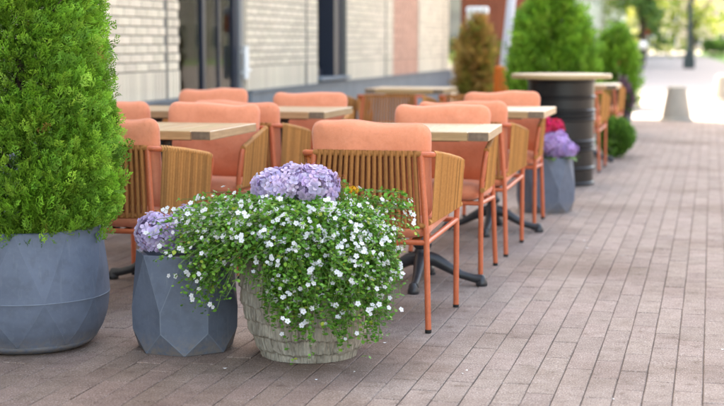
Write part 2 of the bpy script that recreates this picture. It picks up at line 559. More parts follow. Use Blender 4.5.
# plinth: stone blocks
for a, b in ((Y0, 12.2), (14.12, Y1)):
    n = max(1, round((b - a) / 1.35))
    for k in range(n):
        p = MB(); p.box(0.0, 0.055, a + (b - a) * k / n + 0.003, a + (b - a) * (k + 1) / n - 0.003, 0.0, 0.655, 0.005)
        p.build('plinth_block', M['plinth'], bld)
cp = MB(); cp.box(0.0, 0.075, 14.12, Y1, 0.655, 0.672); cp.build('plinth_coping', M['plinth'], bld)
cp = MB(); cp.box(0.0, 0.075, Y0, 12.2, 0.655, 0.672); cp.build('plinth_coping', M['plinth'], bld)
# bricks
GROOVE = [(11.86, 11.92), (16.33, 16.41), (20.58, 20.66), (22.98, 23.05), (25.3, 25.36)]
def blocked(a, b):
    for (p, q, z0, z1) in OPEN:
        if b > p and a < q: return True
    for (p, q) in GROOVE:
        if b > p + 0.005 and a < q - 0.005: return True
    return False
brick_list = []     # (yc, zc, length, height, pink)
def course(z, L, H, off, y_from=8.2):
    segs = []
    cuts = sorted([y_from, Y1] + [v for o in OPEN for v in o[:2]] + [v for gq in GROOVE for v in gq] + [21.12])
    for a, b in zip(cuts[:-1], cuts[1:]):
        if b - a < 0.12 or blocked(a + 0.01, b - 0.01): continue
        y = a - (off % L)
        while y < b:
            p, q = max(y, a) + 0.007, min(y + L, b) - 0.007
            if q - p > 0.03:
                brick_list.append(((p + q) / 2, z, q - p, H - 0.010, 21.12 <= (p + q) / 2 <= 22.98))
            y += L
course(0.672 + 0.125, 0.075, 0.250, 0.0)
z = 0.672 + 0.25 + 0.0375
k = 0
while z < 2.72:
    course(z, 0.25, 0.075, 0.125 * (k % 2))
    z += 0.075; k += 1
bm_cache = {}
def brick_mesh(L, H, pink):
    key = (round(L, 3), round(H, 3), pink)
    if key not in bm_cache:
        b = MB(); b.box(-0.01, 0.011, -key[0] / 2, key[0] / 2, -key[1] / 2, key[1] / 2, 0.003)
        bm_cache[key] = b.mesh('brick', M['brick_pink' if pink else 'brick'])
    return bm_cache[key]
vis = []; hidb = []
for b in brick_list:
    q = project((WX, b[0], b[1]))
    if q and 104 < q[0] < 452 and -3 < q[1] < 104:
        vis.append((q[2], b))
    else:
        hidb.append(b)
vis.sort(key=lambda t: t[0] / max(t[1][2] * t[1][3], 0.001) ** 0.5)
for d, b in vis[:300]:
    link('brick', brick_mesh(b[2], b[3], b[4]), wall, (0, b[0], b[1]))
for pink in (False, True):
    mb = MB()
    for b in hidb + [t[1] for t in vis[300:]]:
        if b[4] == pink:
            mb.box(-0.01, 0.011, b[0] - b[2] / 2, b[0] + b[2] / 2, b[1] - b[3] / 2, b[1] + b[3] / 2)
    if mb.v:
        tag(mb.build('brickwork', M['brick_pink' if pink else 'brick'], wall), kind='stuff')
# near stretch of wall behind the camera's view
nb = MB(); nb.box(0.001, 0.011, Y0, 8.2, 0.672, 2.75); nb.build('near_wall', M['brick'], bld)
# upper storey windows
for fl_ in range(3):
    for yy in np.arange(Y0 + 1.6, Y1 - 1.0, 2.9):
        wz = 3.6 + fl_ * 3.1
        wi = MB(); wi.box(0.0, 0.05, yy, yy + 1.3, wz, wz + 1.7)
        wo = wi.build('window', M['frame'], bld)
        pa = MB(); pa.box(0.05, 0.058, yy + 0.08, yy + 1.22, wz + 0.08, wz + 1.62); pa.build('pane', M['winglass'], wo)
        si = MB(); si.box(0.02, 0.14, yy - 0.06, yy + 1.36, wz - 0.06, wz); si.build('sill', M['plaster'], wo)
# glazed door
door = MB()
door.box(-0.10, -0.05, 12.2, 12.26, 0.02, 2.75)
door.box(-0.10, -0.05, 13.90, 14.00, 0.02, 2.75)
door.box(-0.10, -0.05, 12.26, 13.90, 2.35, 2.45)
door.box(-0.10, -0.05, 12.26, 13.90, 0.02, 0.18)
door.box(-0.10, -0.05, 12.98, 13.05, 0.18, 2.35)
door.box(-0.10, -0.06, 13.46, 13.50, 0.18, 2.35)
do = door.build('door', M['frame'], bld)
for (a_, b_, c_, d_) in ((12.26, 12.98, 0.18, 2.35), (13.05, 13.46, 0.18, 2.35), (13.50, 13.90, 0.18, 2.35), (12.26, 13.90, 2.45, 2.748)):
    pn = MB(); pn.box(-0.085, -0.075, a_, b_, c_, d_); pn.build('pane', M['glass'], do)
jb = MB(); jb.box(-0.10, -0.02, 14.00, 14.10, 0.02, 2.75); jb.build('frame', M['frame_grey'], do)
hd = MB()
hd.tube([(0.03, 14.03, 0.80), (0.03, 14.03, 1.13)], 0.03, 12)
hd.tube([(-0.03, 14.03, 0.86), (0.03, 14.03, 0.86)], 0.012, 8)
hd.tube([(-0.03, 14.03, 1.07), (0.03, 14.03, 1.07)], 0.012, 8)
hd.tube([(0.03, 14.03, 0.885), (0.03, 14.17, 0.885)], 0.013, 8)
hd.build('handle', M['globe'], do, True, 40)
rv = MB(); rv.box(-0.5, -0.003, 14.1, 14.118, 0.0, 2.75); rv.build('door_reveal', M['brick'], bld)
# window with deep reveals
wn = MB()
wn.box(-0.30, -0.20, 16.88, 16.98, 0.74, 2.75)
wn.box(-0.30, -0.06, 17.92, 18.29, 0.74, 2.75)
wn.box(-0.30, -0.20, 16.98, 17.92, 0.74, 0.84)
wn.box(-0.30, -0.20, 17.42, 17.48, 0.84, 2.75)
wo = wn.build('window', M['frame'], bld)
pn = MB(); pn.box(-0.26, -0.25, 16.98, 17.42, 0.84, 2.75); pn.build('pane', M['glass'], wo)
pn = MB(); pn.box(-0.26, -0.25, 17.48, 17.92, 0.84, 2.75); pn.build('pane', M['glass'], wo)
sl_ = MB(); sl_.box(-0.30, 0.06, 16.865, 18.295, 0.70, 0.738, 0.006); sl_.build('sill', M['plinth'], wo)
# solid bottle forms added for pale reflections in the door glass
for (x, y, top, r, lab) in ((-4.88, 14.08, 1.30, 0.15, 'tall pale teal bottle shaped vase added for a reflection in the glass door'),
                            (-4.90, 13.66, 1.07, 0.17, 'shorter pale teal bottle shaped vase added for a reflection in the glass door')):
    e = MB()
    e.lathe([(r * .6, 0), (r * .95, .12), (r, .4 * top), (r * .9, .62 * top), (r * .55, .78 * top), (r * .22, .88 * top), (r * .18, .97 * top), (r * .26, top), (r * .12, top)], 28)
    tag(e.build('bottle_form', M['form'], None, True, loc=(x, y, 0.021)), lab, 'form', 'vases behind the glass door')

# red brown entrance block at the end of the building
en = empty('entrance_block', (0, 0, 0), label='red brown panelled entrance block beyond the cream brick building', cat='building')
eb = MB(); eb.box(-4.58, -3.0, 27.0, 29.2, 0, 3.2); eb.build('core', M['redbrown'], en)
for k in range(5):
    x0 = -4.55 + 0.31 * k
    p = MB(); p.box(x0 + 0.004, x0 + 0.306, 26.97, 27.0, 0.05, 3.18, 0.004); p.build('panel', M['redbrown'], en)
gl = empty('glazed_link', (0, 0, 0), label='dark glazed link with grey bars between brick wall and red brown block', cat='glazing')
p = MB(); p.box(-4.95, -4.90, 25.82, 29.0, 0.0, 3.0); p.build('pane', M['winglass'], gl)
for zz in (0.1, 0.75, 1.25, 1.75, 2.4):
    p = MB(); p.box(-4.90, -4.85, 25.82, 26.96, zz, zz + 0.09); p.build('bar', M['frame_grey'], gl)

# ------------------------------------------------------------------ planters
def facet_planter(name, loc, rz, **kw):
    root = empty(name, loc, rz, **kw)
    n = 7
    R = [(0.182, 0.374, i) for i in range(n)]
    rt, rm, rb = 0.190, 0.206, 0.186
    def ring(r, z, off):
        return [Vector((r * math.cos(2 * PI * (i + off) / n), r * math.sin(2 * PI * (i + off) / n), z)) for i in range(n)]
    A, Mh, Ml, B = ring(rt, 0.374, 0), ring(rm, 0.165, 0.5), ring(0.204, 0.085, 0.5), ring(rb, 0.0, 0)
    facets = []
    for i in range(n):
        j = (i + 1) % n
        h = (i - 1) % n
        facets.append([A[i], Mh[i], A[j]])                     # hangs down from the rim
        facets.append([A[i], Mh[h], Ml[h], B[i], Ml[i], Mh[i]])  # long hexagon
        facets.append([Ml[i], B[i], B[j]])
    mb = MB()
    for fc in facets:
        c = sum(fc, Vector()) / len(fc)
        nn = Vector((c.x, c.y, 0)).normalized()
        ins = [p + (c - p).normalized() * 0.0026 for p in fc]
        proud = [p + nn * 0.0002 for p in ins]
        k = len(fc)
        # orient outward
        nrm = (fc[1] - fc[0]).cross(fc[2] - fc[0])
        order = list(range(k)) if nrm.dot(nn) > 0 else list(range(k - 1, -1, -1))
        fcs, pr = [fc[q] for q in order], [proud[q] for q in order]
        mb.add(pr + [sum(pr, Vector()) / k], [(a, (a + 1) % k, k) for a in range(k)])
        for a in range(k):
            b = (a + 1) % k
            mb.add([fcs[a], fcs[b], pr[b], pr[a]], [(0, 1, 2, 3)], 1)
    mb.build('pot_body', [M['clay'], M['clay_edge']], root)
    rm_ = MB()
    inn = [Vector((p.x * 0.90, p.y * 0.90, 0.374)) for p in A]
    low = [Vector((p.x * 0.88, p.y * 0.88, 0.30)) for p in A]
    rm_.add(A + inn + low, [(i, (i + 1) % n, n + (i + 1) % n, n + i) for i in range(n)] + [(n + i, n + (i + 1) % n, 2 * n + (i + 1) % n, 2 * n + i) for i in range(n)])
    rm_.build('rim', M['clay'], root)
    so_ = MB()
    so_.add([Vector((p.x * 0.885, p.y * 0.885, 0.335)) for p in A] + [Vector((0, 0, 0.345))], [(i, (i + 1) % n, n) for i in range(n)])
    so_.build('soil', M['soil'], root)
    return root

P2 = (-1.947, 5.197)
P1 = (-2.56, 5.11)
PS = (-1.45, 5.19)
P3 = (-1.10, 10.07)
facet_planter('faceted_planter', (P2[0], P2[1], 0.001), math.radians(-19.6), label='blue grey faceted planter in front with lilac hydrangea, beside the stone pot', cat='planter', group='faceted planters')
facet_planter('faceted_planter', (P3[0], P3[1], 0.001), math.radians(20), label='blue grey faceted planter with pink and purple flowers before the black drum', cat='planter', group='faceted planters')

# large rounded planter with soft triangular facets
def round_planter(loc):
    root = empty('rounded_planter', loc, math.radians(7), label='large rounded blue grey planter with seam line, holding the tall green conifer', cat='planter')
    n = 9
    levels = [(0.286, 0.46, 0.0), (0.312, 0.205, 0.5), (0.262, 0.035, 0.0)]
    def rr(z):   # round profile
        pts = [(0.0, 0.215), (0.015, 0.243), (0.035, 0.262), (0.08, 0.289), (0.13, 0.304), (0.205, 0.312), (0.30, 0.308), (0.40, 0.296), (0.46, 0.286)]
        for (a, ra), (b, rb) in zip(pts[:-1], pts[1:]):
            if z <= b: return ra + (rb - ra) * (z - a) / (b - a)
        return pts[-1][1]
    def vert(l, i):
        r, z, o = levels[l]
        a = 2 * PI * (i + o) / n
        return Vector((r * math.cos(a), r * math.sin(a), z))
    tris = []
    for i in range(n):
        tris.append((vert(0, i), vert(1, i), vert(0, i + 1)))
        tris.append((vert(0, i), vert(1, i - 1), vert(1, i)))
        tris.append((vert(1, i), vert(2, i + 1), vert(1, i + 1)))
        tris.append((vert(1, i), vert(2, i), vert(2, i + 1)))
    mb = MB()
    S = 14
    for a, b, c in tris:
        nn = (b - a).cross(c - a)
        cc = (a + b + c) / 3
        if nn.dot(Vector((cc.x, cc.y, 0))) < 0: b, c = c, b
        idx = {}; v = []; f = []
        for i in range(S + 1):
            for j in range(S + 1 - i):
                p = a * (1 - (i + j) / S) + b * (i / S) + c * (j / S)
                r = math.hypot(p.x, p.y); t = rr(p.z)
                m_ = r + (t - r) * 0.88
                bd = min(i, j, S - i - j)
                if bd == 0: m_ += 0.0016
                idx[i, j] = len(v); v.append((p.x * m_ / r, p.y * m_ / r, p.z))
        for i in range(S):
            for j in range(S - i):
                edge = min(i, j, S - 1 - i - j) == 0
                f.append((idx[i, j], idx[i + 1, j], idx[i, j + 1]))
                if i + j < S - 1:
                    f.append((idx[i + 1, j], idx[i + 1, j + 1], idx[i, j + 1]))
        mb.add(v, f)
    bo = mb.build('pot_body', M['clay'], root, True, 30)
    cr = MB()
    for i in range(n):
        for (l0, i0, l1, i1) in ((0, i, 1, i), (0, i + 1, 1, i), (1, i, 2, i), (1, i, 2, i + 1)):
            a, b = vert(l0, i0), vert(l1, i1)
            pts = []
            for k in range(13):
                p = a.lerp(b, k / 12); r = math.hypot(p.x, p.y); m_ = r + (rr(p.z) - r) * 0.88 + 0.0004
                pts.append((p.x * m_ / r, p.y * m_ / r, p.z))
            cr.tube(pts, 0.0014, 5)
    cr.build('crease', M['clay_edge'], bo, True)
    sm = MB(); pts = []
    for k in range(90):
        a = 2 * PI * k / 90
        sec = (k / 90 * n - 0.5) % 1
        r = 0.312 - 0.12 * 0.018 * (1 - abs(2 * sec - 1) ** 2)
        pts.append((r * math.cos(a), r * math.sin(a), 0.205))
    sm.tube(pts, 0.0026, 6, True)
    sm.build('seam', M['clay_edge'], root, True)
    b2 = MB(); b2.lathe([(0.20, 0.0), (0.225, 0.004), (0.245, 0.016), (0.262, 0.036)], 54); b2.build('base', M['clay'], root, True)
    rm_ = MB(); rm_.lathe([(0.2865, 0.459), (0.286, 0.466), (0.279, 0.468), (0.262, 0.466), (0.255, 0.40)], 54, cap0=False, cap1=False)
    rm_.build('rim', M['clay'], root, True)
    s_ = MB(); s_.lathe([(0.258, 0.425), (0.1, 0.432)], 40, cap0=False); s_.build('soil', M['soil'], root)
    return root
round_planter((P1[0], P1[1], 0.001))

# chiselled stone pot
def stone_planter(loc):
    root = empty('stone_planter', loc, 0, label='beige stone planter with scalloped chiselled tiers under trailing white flowers', cat='planter')
    nt_, nz = 760, 150
    H = 0.475
    th = np.linspace(0, 2 * PI, nt_, endpoint=False)
    V = []
    tier = H / 8.3
    prof = [(0, .176), (.03, .188), (.10, .222), (.20, .250), (.28, .258), (.38, .254), (.475, .247)]
    for iz in range(nz + 1):
        z = H * iz / nz
        r0 = float(np.interp(z, [p[0] for p in prof], [p[1] for p in prof]))
        for a in th:
            kk = int(z / tier + 0.5)
            wob = 0.004 * math.sin(7 * a + 14 * z) + 0.004 * abs(math.sin(13 * a + 22 * z)) + 0.007 * noise.noise((7 * math.cos(a), 7 * math.sin(a), z * 14)) + 0.004 * noise.noise((24 * math.cos(a), 24 * math.sin(a), z * 20))
            zz = (z + wob) / tier + 0.35
            u = zz - math.floor(zz)
            k = math.floor(zz)
            lip = 0.010 * (1 - u) ** 1.0 - 0.003
            if u > 0.88: lip += 0.010 * (u - 0.88) / 0.12
            st = noise.noise((a * 34 + 7 * k, z * 10 + 2 * math.sin(a * 5), k * 3.1)) * 0.0045 + noise.noise((a * 70, z * 18, k * 5.3)) * 0.004
            st += 0.0025 * noise.noise((a * 6, z * 40, 1.0))
            r = r0 + lip + st
            V.append((r * math.cos(a), r * math.sin(a), z))
    F_ = []
    for i in range(nz):
        for k in range(nt_):
            l = (k + 1) % nt_
            F_.append((i * nt_ + k, i * nt_ + l, i * nt_ + nt_ + l, i * nt_ + nt_ + k))
    mb = MB(); mb.v = V; mb.f = F_; mb.mi = [0] * len(F_)
    mb.build('pot_body', M['stone'], root, True)
    rm_ = MB(); rm_.lathe([(0.247, 0.474), (0.243, 0.482), (0.222, 0.482), (0.215, 0.42)], 48, cap0=False, cap1=False); rm_.build('rim', M['stone'], root, True)
    s_ = MB(); s_.lathe([(0.22, 0.445), (0.1, 0.455)], 40, cap0=False); s_.build('soil', M['soil'], root)
stone_planter((PS[0], PS[1], 0.001))

# ------------------------------------------------------------------ foliage templates
def kite(v, f, base, d, nrm, L, W, t0=0.45):
    d = Vector(d).normalized(); s = d.cross(Vector(nrm)).normalized()
    o = len(v)
    b = Vector(base)
    v += [b, b + d * L * t0 + s * W / 2, b + d * L, b + d * L * t0 - s * W / 2]
    f.append((o, o + 1, o + 2, o + 3))

def spray_template(seed, twigs=9, sub=True):
    r = random.Random(seed)
    v, f = [], []
    bend = r.uniform(-0.25, 0.1)
    def axis(t):
        return Vector((0.06 * math.sin(3 * t + seed), t, bend * t * t))
    kite(v, f, (0, 0, 0), (0, 1, bend * 0.4), (0, 0, 1), 0.75, 0.045, 0.5)
    for i in range(twigs):
        t = 0.12 + 0.78 * i / (twigs - 1)
        s = 1 if i % 2 else -1
        L = (0.42 * (1 - t) + 0.20) * r.uniform(0.8, 1.2)
        ang = math.radians(r.uniform(32, 52)) * s
        d = Vector((math.sin(ang), math.cos(ang), r.uniform(-0.25, 0.2)))
        b = axis(t)
        kite(v, f, b, d, (0.2 * s, 0, 1), L, 0.115, 0.5)
        if sub:
            for q in (0.42, 0.78):
                s2 = 1 if r.random() < 0.5 else -1
                d2 = Vector((math.sin(ang + 0.7 * s2), math.cos(ang + 0.7 * s2), r.uniform(-0.3, 0.3)))
                kite(v, f, b + d * L * q, d2, (0, 0.2, 1), L * 0.46, 0.085, 0.55)
    kite(v, f, axis(0.85), (0, 1, bend), (0, 0, 1), 0.22, 0.07)
    return [tuple(p) for p in v], f

def crown_points(n, prof, depth):
    """points near a surface of revolution; prof = [(z, r)...]; depth = how far inside they spread"""
    zs = np.array([p[0] for p in prof]); rs = np.array([p[1] for p in prof])
    zz = rng.uniform(zs[0], zs[-1], n * 3)
    keep = rng.uniform(0, rs.max(), n * 3) < np.interp(zz, zs, rs) + 0.03
    zz = zz[keep][:n]
    a = rng.uniform(0, 2 * PI, len(zz))
    r = np.interp(zz, zs, rs)
    # lumpy outline
    lump = np.array([noise.noise((math.cos(x) * 2.2, math.sin(x) * 2.2, q * 4.5)) for x, q in zip(a, zz)])
    lump2 = np.array([noise.noise((math.cos(x) * 6, math.sin(x) * 6, q * 12 + 9)) for x, q in zip(a, zz)])
    r = r * (1 + 0.08 * lump + 0.10 * lump2)
    dep = rng.beta(1.0, 2.2, len(zz)) * depth
    rr = np.maximum(r - dep, 0.01)
    out = np.stack([np.cos(a), np.sin(a), np.zeros_like(a)], 1)
    pos = out * rr[:, None]; pos[:, 2] = zz
    return pos, out

def crown_mesh(name, prof, n, size, cols, depth=0.10, twigs=9, sub=True, upness=0.75, nvar=3, per=24, clump=0.036):
    """sprays gathered in branchlets: each branchlet has its own direction and shade, with gaps between them"""
    cc = np.array(cols)
    nc = max(8, n // per)
    cpos, cout = crown_points(nc, prof, depth)
    nc = len(cpos)
    cd = cout * rng.uniform(0.35, 1.0, (nc, 1)) + np.array([0, 0, 1]) * rng.normal(upness, 0.35, (nc, 1)) + unit(nc) * 0.35
    cd /= np.linalg.norm(cd, axis=1, keepdims=True)
    ct = rng.choice(len(cols), nc, p=[c[3] for c in cols])
    cshade = rng.uniform(0.62, 1.28, (nc, 1))
    csize = rng.uniform(0.75, 1.3, nc)
    out_me = []
    for s in range(nvar):
        tv, tf = spray_template(11 + s, twigs, sub)
        m = n // nvar
        c = rng.integers(0, nc, m)
        lat = np.clip(rng.normal(0, clump, (m, 3)), -1.5 * clump, 1.5 * clump) * csize[c][:, None]
        along = rng.uniform(-1.7, 0.5, (m, 1)) * clump
        d = cd[c] + unit(m) * 0.42
        pos = cpos[c] + lat + cd[c] * along
        nrm = np.cross(cout[c], unit(m)) + unit(m) * 0.4
        R_ = frames(d, nrm)
        sc_ = size * rng.uniform(0.65, 1.2, m) * csize[c] ** 0.5
        pos = pos - d / np.linalg.norm(d, axis=1, keepdims=True) * (sc_ * 0.6)[:, None]
        t = np.where(rng.random(m) < 0.7, ct[c], rng.choice(len(cols), m, p=[q[3] for q in cols]))
        tint = cc[t][:, :3] * rng.uniform(0.82, 1.2, (m, 1)) * cshade[c]
        # fresh tips are paler than the old wood end of each spray
        ty = np.clip(np.array([p[1] for p in tv]), 0, 1.1)
        tt = tint[:, None, :] * (0.62 + 0.62 * ty[None, :, None]) + np.array([0.014, 0.012, 0.0]) * ty[None, :, None]
        out_me.append(scatter_mesh(name, tv, tf, pos, R_, sc_, tt, M['needle']))
    return out_me

def join_np(name, meshes, m):
    """join scatter meshes into one (they all carry quads and a tint)"""
    co, lo, ti = [], [], []
    o = 0
    for me in meshes:
        n = len(me.vertices)
        a = np.empty(n * 3, np.float32); me.vertices.foreach_get('co', a)
        l = np.empty(len(me.loops), np.int32); me.loops.foreach_get('vertex_index', l)
        c = np.empty(n * 4, np.float32); me.attributes['tint'].data.foreach_get('color', c)
        co.append(a); lo.append(l + o); ti.append(c); o += n
        bpy.data.meshes.remove(me)
    co, lo, ti = np.concatenate(co), np.concatenate(lo), np.concatenate(ti)
    me = bpy.data.meshes.new(name)
    me.vertices.add(o); me.vertices.foreach_set('co', co)
    me.loops.add(len(lo)); me.loops.foreach_set('vertex_index', lo)
    nf = len(lo) // 4
    me.polygons.add(nf); me.polygons.foreach_set('loop_start', (np.arange(nf) * 4).astype(np.int32))
    me.update(calc_edges=True)
    at = me.attributes.new('tint', 'FLOAT_COLOR', 'POINT'); at.data.foreach_set('color', ti)
    me.materials.append(m)
    return me

GREEN = [(0.165, 0.355, 0.034, 0.48), (0.105, 0.255, 0.027, 0.26), (0.245, 0.435, 0.05, 0.254), (0.28, 0.19, 0.05, 0.006)]
BROWN = [(0.46, 0.29, 0.075, 0.5), (0.38, 0.21, 0.065, 0.3), (0.27, 0.31, 0.05, 0.2)]

def conifer(name, loc, prof, n, size, cols, label, depth, twigs=9, sub=True, group=None, trunk_r=0.03, nvar=3, per=24, clump=0.036):
    root = empty(name, loc, random.uniform(0, 6), label=label, cat='conifer', group=group)
    me = join_np('crown', crown_mesh('crown', prof, n, size, cols, depth, twigs, sub, nvar=nvar, per=per, clump=clump), M['needle'])
    link('crown', me, root)
    tr = MB()
    top = prof[-1][0]
    zz = [-0.04 + (top + 0.0) * k / 8 for k in range(9)]
    tr.tube([(0.01 * math.sin(k), 0.01 * math.cos(2 * k), z) for k, z in enumerate(zz)], [trunk_r * (1 - 0.85 * k / 8) for k in range(9)], 8)
    r_ = random.Random(5)
    for k in range(46):
        z0 = prof[0][0] + (top - prof[0][0]) * (k + .5) / 46 * 0.93
        a = r_.uniform(0, 2 * PI)
        rad = float(np.interp(z0, [p[0] for p in prof], [p[1] for p in prof])) * 0.86
        tr.tube([(0, 0, z0 - 0.05), (rad * .5 * math.cos(a), rad * .5 * math.sin(a), z0), (rad * math.cos(a), rad * math.sin(a), z0 + 0.12 * rad / 0.3)], [0.007, 0.005, 0.002], 5)
    tr.build('trunk', M['bark'], root, True)
    return root

# the tall conifer in front (origin at the soil)
conifer('potted_conifer', (P1[0], P1[1], 0.428),
        [(0.0, 0.20), (0.03, 0.265), (0.09, 0.325), (0.18, 0.350), (0.36, 0.336), (0.55, 0.318), (0.76, 0.296), (0.92, 0.262), (1.15, 0.20), (1.40, 0.12), (1.62, 0.03)],
        30000, 0.050, GREEN, 'tall bushy green conifer in the large rounded planter in front', 0.10, 7, per=17, clump=0.026)

# ------------------------------------------------------------------ flowers
LEAF_V = [(0, 0, 0), (0.34, 0.22, 0.07), (0.42, 0.60, 0.09), (0, 1.0, -0.04), (-0.42, 0.60, 0.09), (-0.34, 0.22, 0.07)]
LEAF_F = [(0, 1, 2, 3), (0, 3, 4, 5)]

def flower_template(np_, width, cup, centre):
    v, f = [], []
    for k in range(np_):
        a = 2 * PI * k / np_
        c, s = math.cos(a), math.sin(a)
        o = len(v)
        pts = [(0.06, 0, 0.0), (0.50, -width * .85, cup * .6), (0.95, -width * .55, cup), (1.02, 0, cup * .8), (0.95, width * .55, cup), (0.50, width * .85, cup * .6)]
        # flower faces local +Z
        v += [(x * c - y * s, x * s + y * c, z) for x, y, z in pts]
        f += [(o, o + 1, o + 2, o + 3), (o, o + 3, o + 4, o + 5)]
    nc = len(v)
    if centre:
        q = centre
        v += [(q, 0, 0.1), (0, q, 0.1), (-q, 0, 0.1), (0, -q, 0.1)]
        f.append((nc, nc + 1, nc + 2, nc + 3))
    return v, f, nc

def frames_z(z, spin):
    """rotation matrices with local Z along z and a random spin"""
    z = z / np.linalg.norm(z, axis=1, keepdims=True)
    a = np.cross(z, spin); a /= np.linalg.norm(a, axis=1, keepdims=True) + 1e-9
    b = np.cross(z, a)
    return np.stack([a, b, z], axis=2)

def hydrangea_head(name, parent, c, r, base, n=110, flat=0.9, label=None):
    v, f, nc = flower_template(4, 0.50, 0.16, 0.09)
    u = unit(n * 2); u = u[u[:, 2] > -0.7][:n]
    n = len(u)
    pos = u * r * np.array([1, 1, flat]) * rng.uniform(0.86, 1.06, (n, 1)) * (1 + 0.22 * np.array([noise.noise((q[0] * 2.4 + c[0] * 30, q[1] * 2.4, q[2] * 2.4 + r * 90)) for q in u]))[:, None] + np.array(c)
    R_ = frames_z(u + unit(n) * 0.35, unit(n))
    cols = np.array(base) * rng.uniform(0.70, 1.16, (n, 1)) + rng.normal(0, 0.025, (n, 3))
    cols = np.clip(cols, 0.02, 0.9)
    k = len(v)
    tt = np.repeat(cols[:, None, :], k, 1)
    rad = np.array([math.hypot(p[0], p[1]) for p in v])
    tt = tt * (0.62 + 0.45 * rad[None, :, None])
    tt[:, nc:] = (0.55, 0.55, 0.45)
    sc_ = r * 0.255 * rng.uniform(0.75, 1.2, n)
    o = link(name, scatter_mesh(name, v, f, pos, R_, sc_, np.clip(tt, 0, 0.9), M['petal']), parent)
    return o

LILAC = (0.72, 0.59, 0.86)
VDIR = Vector((-0.27, 0.963, 0)).normalized()          # from the camera towards the stone pot
RDIR = Vector((VDIR.y, -VDIR.x, 0))

def big_leaf(parent, base, d, L, W, tint):
    v, f = [], []
    d = Vector(d).normalized(); s = d.cross(Vector((0, 0, 1))).normalized(); u = s.cross(d)
    n = 6
    for i in range(n + 1):
        t = i / n
        wd = W * math.sin(PI * min(1, t * 0.93 + 0.06)) ** 0.8
        c = Vector(base) + d * L * t - Vector((0, 0, 1)) * 0.35 * L * t * t
        v += [c - s * wd / 2 + u * wd * .18, c, c + s * wd / 2 + u * wd * .18]
    for i in range(n):
        f += [(3 * i, 3 * i + 1, 3 * i + 4, 3 * i + 3), (3 * i + 1, 3 * i + 2, 3 * i + 5, 3 * i + 4)]
    mb = MB(); mb.add(v, f)
    me = mb.mesh('leaf', M['leaf'], True)
    a = me.attributes.new('tint', 'FLOAT_COLOR', 'POINT')
    a.data.foreach_set('color', [c for _ in v for c in (tint[0], tint[1], tint[2], 1)])
    return link('leaf', me, parent)

def hydrangea(loc, heads, label, stem_z, leaves, group='hydrangeas', base=LILAC):
    root = empty('hydrangea', loc, 0, label=label, cat='flower', group=group)
    for (r_, v_, z_, rad) in heads:
        c = RDIR * r_ + VDIR * v_ + Vector((0, 0, z_))
        hydrangea_head('flower_head', root, tuple(c), rad, base, n=int(170 * (rad / 0.075) ** 1.2))
        st = MB(); st.tube(bez((c.x * .4, c.y * .4, stem_z), (c.x * .4, c.y * .4, z_ * .6), tuple(c * .95), tuple(c), 6), 0.004, 6)
        st.build('stem', M['leafstem'], root, True)
    for (r_, v_, z_, dr, dv, dz, L) in leaves:
        b = RDIR * r_ + VDIR * v_ + Vector((0, 0, z_)); d = RDIR * dr + VDIR * dv + Vector((0, 0, dz))
        t = random.uniform(0.8, 1.2)
        big_leaf(root, b, d, L, L * 0.62, (0.07 * t, 0.17 * t, 0.025 * t))
    return root
M['leafstem'] = mat('green stem', (0.10, 0.17, 0.04), None, rough=0.6)

# lilac hydrangea in the faceted planter
hydrangea((P2[0], P2[1], 0.345), [(-0.095, -0.06, 0.105, 0.080), (0.012, 0.045, 0.128, 0.070), (0.10, 0.03, 0.10, 0.055)],
          'lilac hydrangea in the front faceted planter', 0.0,
          [(0, 0, .05, .6, -.8, .35, .11), (.02, -.02, .05, -.3, -.9, .2, .10), (.02, 0, .05, 1, -.1, .5, .12), (-.02, .03, .05, -1, .2, .5, .11), (0.02, .02, .06, .2, .8, .6, .11)])
# lilac hydrangea in the stone pot
hydrangea((PS[0], PS[1], 0.455), [(-0.135, 0.0, 0.172, 0.078), (0.025, 0.0, 0.180, 0.084), (-0.058, 0.0, 0.192, 0.074)],
          'lilac hydrangea rising from the stone planter', 0.0,
          [(0, 0, .12, -.9, -.4, .3, .12), (0.02, 0, .12, .9, -.4, .3, .12), (0, 0, .12, 0, 1, .3, .12), (0.0, 0, .13, .1, -1, .2, .10)])
hydrangea((P3[0], P3[1], 0.345), [(0.055, -0.03, 0.115, 0.10), (0.14, -0.02, 0.085, 0.065)],
          'purple hydrangea in the planter before the black drum', 0.0,
          [(-.05, -.1, .02, -.6, -.8, .3, .13), (.0, -.12, .02, .1, -.9, .35, .13), (.1, -.1, .02, .6, -.7, .3, .13), (-.1, -.05, .02, -1, -.3, .4, .13), (.13, 0, .02, 1, 0, .4, .12)],
          base=(0.60, 0.42, 0.78))
pg = empty('pink_geranium', (P3[0], P3[1], 0.345), 0, label='hot pink and rose flowers behind the purple hydrangea', cat='flower')
for (r_, v_, z_, rad, c) in ((-0.01, 0.0, 0.245, 0.066, (0.74, 0.03, 0.14)), (0.075, 0.04, 0.235, 0.058, (0.72, 0.025, 0.10)), (-0.105, 0.0, 0.25, 0.05, (0.82, 0.22, 0.30)), (-0.15, -0.06, 0.13, 0.05, (0.82, 0.28, 0.36))):
    cc = RDIR * r_ + VDIR * v_ + Vector((0, 0, z_))
    hydrangea_head('flower_head', pg, tuple(cc), rad, c, n=70)
    st = MB(); st.tube([(cc.x * .5, cc.y * .5, 0), tuple(cc)], 0.004, 6); st.build('stem', M['leafstem'], pg)

